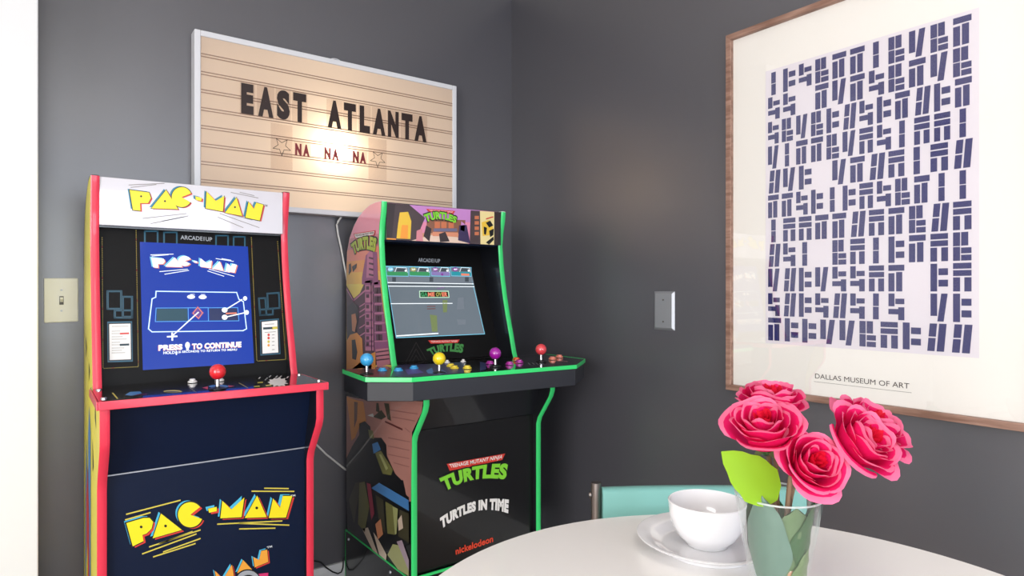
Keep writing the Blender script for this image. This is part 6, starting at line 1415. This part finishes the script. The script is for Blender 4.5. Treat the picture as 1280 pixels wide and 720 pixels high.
# ------------------------------------------------------------------ table, chair
TC = (.662, .401)
o = thing('dining_table', (*TC, 0), 'round white pedestal dining table with a vase of roses in its middle', 'table')
s = MB(); s.lathe([(.02, .728), (.365, .728), (.428, .734), (.441, .742), (.445, .747), (.442, .750), (.02, .750)], (*TC, 0), 'table_white', 96); s.build('tabletop', o, smooth=35)
s = MB(); s.lathe([(.23, 0.0005), (.23, .006), (.16, .018), (.08, .045), (.048, .10), (.035, .22), (.033, .45), (.045, .62), (.09, .71), (.13, .7279)], (*TC, 0), 'table_white', 48); s.build('pedestal', o, smooth=60)
o = thing('dining_chair', (1.013, .769, 0), 'metal framed dining chair with pale teal padded back behind the white table', 'chair', rz=-math.radians(36.4))
for sx in (-1, 1):
    s = MB(); s.tube([(sx*.2, 0, .7885), (sx*.2, 0, .62), (sx*.2, -.004, .45), (sx*.2, .02, .2), (sx*.2, .045, .001)], .0095, 'gunmetal', 14); p = s.build('back_post', o, smooth=40, local=True)
    s = MB(); s.tube([(sx*.2095, 0, .765), (sx*.2135, 0, .765)], .0055, 'gunmetal', 10); s.build('screw', p, smooth=40, local=True)
    s = MB(); s.tube([(sx*.19, -.33, .43), (sx*.195, -.35, .2), (sx*.2, -.36, .001)], .0095, 'gunmetal', 14); s.build('leg', o, smooth=40, local=True)
s = MB(); sec = [(-.018, .772), (-.011, .7785), (.006, .7785), (.014, .772), (.016, .68), (.014, .61), (.006, .604), (-.011, .604), (-.019, .61), (-.021, .69)]
n = 12; vs = []
for i in range(n+1):
    x = -.1895+.379*i/n; bow = .012*(1-(2*i/n-1)**2); vs += [(x, y+bow, z) for y, z in sec]
k = len(sec); s.raw(vs, [(i*k+j, i*k+(j+1) % k, (i+1)*k+(j+1) % k, (i+1)*k+j) for i in range(n) for j in range(k)]+[tuple(range(k))[::-1], tuple(n*k+j for j in range(k))], 'teal_vinyl'); s.build('backrest', o, smooth=50, local=True)
s = MB(); s.prism([(-.188, -.02), (.188, -.02), (.2, -.34), (.17, -.37), (-.17, -.37), (-.2, -.34)], FZ, .435, .475, 'teal_vinyl'); s.build('seat', o, bevel=.012, local=True)
s = MB()
for pth in ([(-.2, -.004, .425), (.2, -.004, .425)], [(-.19, -.33, .425), (.19, -.33, .425)], [(-.2, -.004, .425), (-.19, -.33, .425)], [(.2, -.004, .425), (.19, -.33, .425)]): s.tube(pth, .009, 'gunmetal', 10)
s.build('seat_frame', o, smooth=40, local=True)

# ------------------------------------------------------------------ crockery
PC = (.836, .623)
s = MB(); s.lathe([(.001, .004), (.060, .004), (.062, 0), (.068, 0), (.070, .0045), (.085, .012), (.1065, .021), (.1085, .0232), (.106, .0242), (.084, .0155), (.072, .0095), (.066, .0078), (.001, .0078)], (*PC, .7503), 'ceramic', 72)
top(s, 'plate', 'round white dinner plate under the bowl on the white table', 'plate', smooth=45)
s = MB(); s.lathe([(.001, .003), (.026, .003), (.027, 0), (.031, 0), (.033, .004), (.044, .014), (.053, .030), (.0575, .048), (.059, .066), (.0575, .0672), (.056, .066), (.0545, .048), (.050, .031), (.041, .016), (.028, .008), (.001, .0065)], (PC[0]+.001, PC[1]+.003, .7585), 'ceramic', 72)
top(s, 'bowl', 'deep round white bowl standing on the white plate beside the vase', 'bowl', smooth=45)

# ------------------------------------------------------------------ vase, pebbles, leaves, roses
VC = Vector((.772, .4675, .7503)); VH = .137; RB, RT = .0325, .0533
s = MB(); s.lathe([(.001, 0), (RB-.002, 0), (RB, .002), (RT, VH-.001), (RT-.0008, VH), (RT-.002, VH-.001), (RB-.0015, .007), (.001, .0065)], VC, 'vase_glass', 56)
vo = top(s, 'glass_vase', 'clear tapered glass vase of pink roses in the middle of the white table', 'vase', smooth=40)
s = MB(); s.lathe([(RT-.0008+.0013*math.cos(a_), VH+.0004+.0013*math.sin(a_)) for a_ in [2*PI*i/10 for i in range(10)]], VC, 'rim_glass', 56, closed=True); s.build('rim', vo, smooth=80)  # ring whitened with diffuse, painting the bright highlight along the rim
rng = random.Random(4)
HID = 'round glass pebble in the lower layers of the vase foot'
def pebble(dx, dy, dz, m, lab):
    s = MB(); s.ball((VC.x+dx, VC.y+dy, VC.z+dz), .0098, 'pebble_'+m, 16); top(s, 'glass_pebble', lab, 'pebble', 'glass pebbles in the vase', smooth=60)
for L_, m in ((0, 'amber'), (1, 'clear')):
    for k in range(5): a = k*2*PI/5+L_*.63+.3; pebble(.0185*math.cos(a), .0185*math.sin(a), .0168+.0152*L_, m, HID)
for a, m, lab in ((-165, 'clear', 'pale clear glass pebble on top of the pebbles at the left in the vase'), (-118, 'amber', 'amber glass pebble on top of the pebbles at the front in the vase'), (-72, 'teal', 'dark teal glass pebble on top of the pebbles in the vase'), (-20, 'clear', 'pale clear glass pebble on top of the pebbles at the right in the vase')):
    pebble(.0225*math.cos(math.radians(a)), .0225*math.sin(math.radians(a)), .0475, m, lab)
R_ = Vector((.805, -.593, 0)); F_ = Vector((.593, .805, 0)); U_ = Vector((0, 0, 1))
def leafmesh(base, tip, width, nrm, mat, fold=.18, droop=.12, n=10, wob=.0):
    base, tip, nrm = Vector(base), Vector(tip), Vector(nrm).normalized(); d = tip-base; L = d.length; side = d.normalized().cross(nrm).normalized(); nr = side.cross(d.normalized())
    vs = []; cols = (-1, -.55, 0, .55, 1); th = .0004
    for sgn in (1, -1):
        for i in range(n+1):
            t = i/n; w = width*.5*(math.sin(PI*min(max(t**.8, .0), 1))**.75+.02)
            for c_ in cols:
                p = base+d*t+side*(w*c_*(1+.05*math.sin(t*23+c_)))+nr*(abs(c_)*w*fold-droop*L*t*t+wob*math.sin(t*7+c_*2))+nr*th*sgn; vs.append(p)
    k = len(cols); N = (n+1)*k; fs = [(i*k+j, i*k+j+1, (i+1)*k+j+1, (i+1)*k+j) for i in range(n) for j in range(k-1)]
    fs += [tuple(N+q for q in f[::-1]) for f in fs]
    s = MB(); s.raw(vs, fs, mat); return s
def at(l, f, u): return VC+R_*l+F_*f+U_*max(u-.012, .046)
def wrapleaf(phi, half, z0, z1, k, mat, label):      # a broad leaf lying against the inside of the tapered glass
    n, cols, vs = 14, [-1, -.6, -.2, .2, .6, 1], []
    for sg in (0, 1):
        for i in range(n+1):
            t = i/n; z = z0+(z1-z0)*t; r = (RB-.002+(RT-RB)*min(z, VH)/VH)*k-(.0012*abs(math.sin(9*t)) if z < VH else 0)-.0006*sg; w = (math.sin(PI*t**.72)**.65+.02)
            for c_ in cols:
                a = math.radians(phi+half*w*c_*(1+.07*math.sin(11*t+4*c_))); rr = r-.0022*abs(c_)*t
                vs.append((VC.x+rr*math.cos(a), VC.y+rr*math.sin(a), VC.z+z-.004*c_*c_*t))
    kk = len(cols); N = (n+1)*kk; fs = [(i*kk+j, i*kk+j+1, (i+1)*kk+j+1, (i+1)*kk+j) for i in range(n) for j in range(kk-1)]; fs += [tuple(N+q for q in f[::-1]) for f in fs]
    s = MB(); s.raw(vs, fs, mat); top(s, 'rose_leaf', label, 'leaf', 'loose leaves inside the vase', smooth=60)
wrapleaf(-172, 46, .028, .146, .93, 'leaf_frost', 'pale frosted green leaf against the left inside of the glass vase')
wrapleaf(-118, 62, .022, .134, .86, 'leaf_grey', 'broad grey green leaf against the front inside of the glass vase')
wrapleaf(-66, 58, .046, .138, .90, 'leaf_dark', 'dark green leaf against the right inside of the glass vase')
wrapleaf(-84, 36, .020, .078, .95, 'leaf_olive', 'short olive leaf low at the right inside of the glass vase')
wrapleaf(60, 60, .035, .138, .92, 'leaf_dark', 'dark green leaf at the back inside of the glass vase')
def petal(R, H, th0, rb, rt, w0, curl, seed, n=9, m=9):
    """one cupped petal round the local z axis: radius rb at foot to rt at lip, outward curl at the lip"""
    rg = random.Random(seed); ph = rg.uniform(0, 6); vs = []
    for i in range(n+1):
        v = i/n
        for j in range(m+1):
            u = 2*j/m-1
            wid = w0*(math.sin(PI*(.10+.68*v))**.7); vv = v*(1-.16*u*u*v)
            r = rb+(rt-rb)*(math.sin(vv*PI/2)**.75); c = max(0, vv-.62)/.38
            r += curl*R*(c**1.7)*(1+.5*abs(u)); z = H*(vv-.55*curl*c**2.2)
            r += R*.035*math.sin(u*4+ph+v*3)*v; z += H*.035*math.sin(u*5+ph*2)*v*v
            a = th0+u*wid; vs.append(Vector((r*math.cos(a), r*math.sin(a), z)))
    k = m+1; fs = [(i*k+j, i*k+j+1, (i+1)*k+j+1, (i+1)*k+j) for i in range(n) for j in range(m)]
    edge = [i == n-1 for i in range(n) for j in range(m)]
    return vs, fs, edge
def rose(label, base, axis, R, stem_pts, seed, open_=1.0, leaves=(), twist=0):
    base = Vector(base); axis = Vector(axis).normalized(); foot = Vector(stem_pts[0])
    o = thing('rose', foot, label, 'rose', 'pink roses in the vase')
    q = axis.to_track_quat('Z', 'Y').to_matrix().to_4x4(); T = Matrix.Translation(base) @ q; H = R*1.5
    s = MB()
    for L_ in range(3):                                # tight heart
        for k in range(3):
            vs, fs, ed = petal(R, H*(1.0-.02*L_), twist+k*2.094+L_*.9, R*.05, R*(.10+.11*L_), 1.25, .06, seed+L_*7+k)
            s.raw([T @ v for v in vs], fs, 'petal_red' if L_ < 2 else 'petal_pink')
    bl = s.build('bloom', o, smooth=80)
    rg = random.Random(seed)
    for L_, (cnt, rt, hh, cu, w) in enumerate(((3, .40, 1.0, .04, 1.35), (4, .58, 1.0, .07, 1.20), (4, .76, .97, .13*open_, 1.15), (4, .92, .90, .24*open_, 1.10), (3, 1.0, .76, .42*open_, 1.15))):
        for k in range(cnt):
            vs, fs, ed = petal(R, H*hh*rg.uniform(.95, 1.05), twist+k*2*PI/cnt+L_*.6+rg.uniform(-.12, .12), R*.12, R*rt*rg.uniform(.93, 1.07), w, cu*rg.uniform(.8, 1.2), seed*31+L_*11+k)
            s = MB(); s.v = [tuple(T @ v) for v in vs]; s.names = ['petal_pink', 'petal_edge']; s.f = fs; s.m = [1 if e else 0 for e in ed]
            s.build('petal', bl, smooth=80)
    s = MB(); s.lathe([(.001, -.010), (.006, -.008), (.009, -.002), (.008, .004), (.003, .006)], (0, 0, 0), 'leaf_dark', 14); s.v = [tuple(T @ Vector(p)) for p in s.v]; s.build('calyx', o, smooth=60)
    for k in range(4):
        a = twist+.5+k*PI/2; d = T.to_3x3() @ Vector((math.cos(a), math.sin(a), -.12)); s = leafmesh(base, base+d*R*rg.uniform(.6, .95), .008, axis, 'leaf_olive', .2, .3, 6); s.build('sepal', o, smooth=60)
    pts = [Vector(p) for p in stem_pts]+[base-axis*.008]; dense = []
    for i in range(len(pts)-1):
        p0, p1, p2, p3 = pts[max(i-1, 0)], pts[i], pts[i+1], pts[min(i+2, len(pts)-1)]
        for j in range(6):
            t = j/6; dense.append(.5*((2*p1)+(p2-p0)*t+(2*p0-5*p1+4*p2-p3)*t*t+(3*p1-p0-3*p2+p3)*t**3))
    dense.append(pts[-1]); s = MB(); s.tube(dense, .0032, 'stem_brown', 10); s.build('stem', o, smooth=60)
    for (p, q_, w, nr, m) in leaves: s = leafmesh(p, q_, w, nr, m); s.build('leaf', o, smooth=60)
    return o
fwd = -F_
rose('large pink rose bloom at the left front of the bunch, facing upward', (0.7419, 0.4670, 0.9520), fwd*.42+U_*.88-R_*.22, 0.0385, [at(-.006, .006, .022), at(-.002, .004, .10), at(-.012, -.002, .19)], 11, .8,
     [((0.7480, 0.4543, 0.8882), (0.6837, 0.4829, 0.9498), .055, fwd*.9+U_*.35-R_*.2, 'leaf_bright')], .4)
rose('pink rose bloom behind the left front rose, topmost in the bunch', (0.7898, 0.4917, 0.9707), fwd*.15+U_*.95+R_*.05, 0.0380, [at(.004, .012, .022), at(.004, .012, .10), at(.002, .014, .20)], 23, .7, (), 1.0)
rose('lowest pink rose bloom in front over the vase rim, turned to the room', (0.7689, 0.4362, 0.9251), fwd*.80+U_*.52+R_*.14, 0.0347, [at(.008, -.004, .022), at(.008, -.004, .10), at(.012, -.010, .175)], 37, .9, (), 2.2)
rose('pink rose bloom at the right of the bunch, with a dark red heart', (0.8382, 0.4180, 0.9399), fwd*.62+U_*.60+R_*.42, 0.0401, [at(.010, .006, .022), at(.012, .006, .10), at(.030, .004, .18)], 41, .9, (), .9)
rose('widest open pink rose bloom at the far right of the bunch', (0.8888, 0.4290, 0.9388), fwd*.38+U_*.80+R_*.42, 0.0424, [at(.002, -.012, .022), at(.006, -.004, .10), at(.034, .012, .18)], 59, 1.05, (), 1.7)
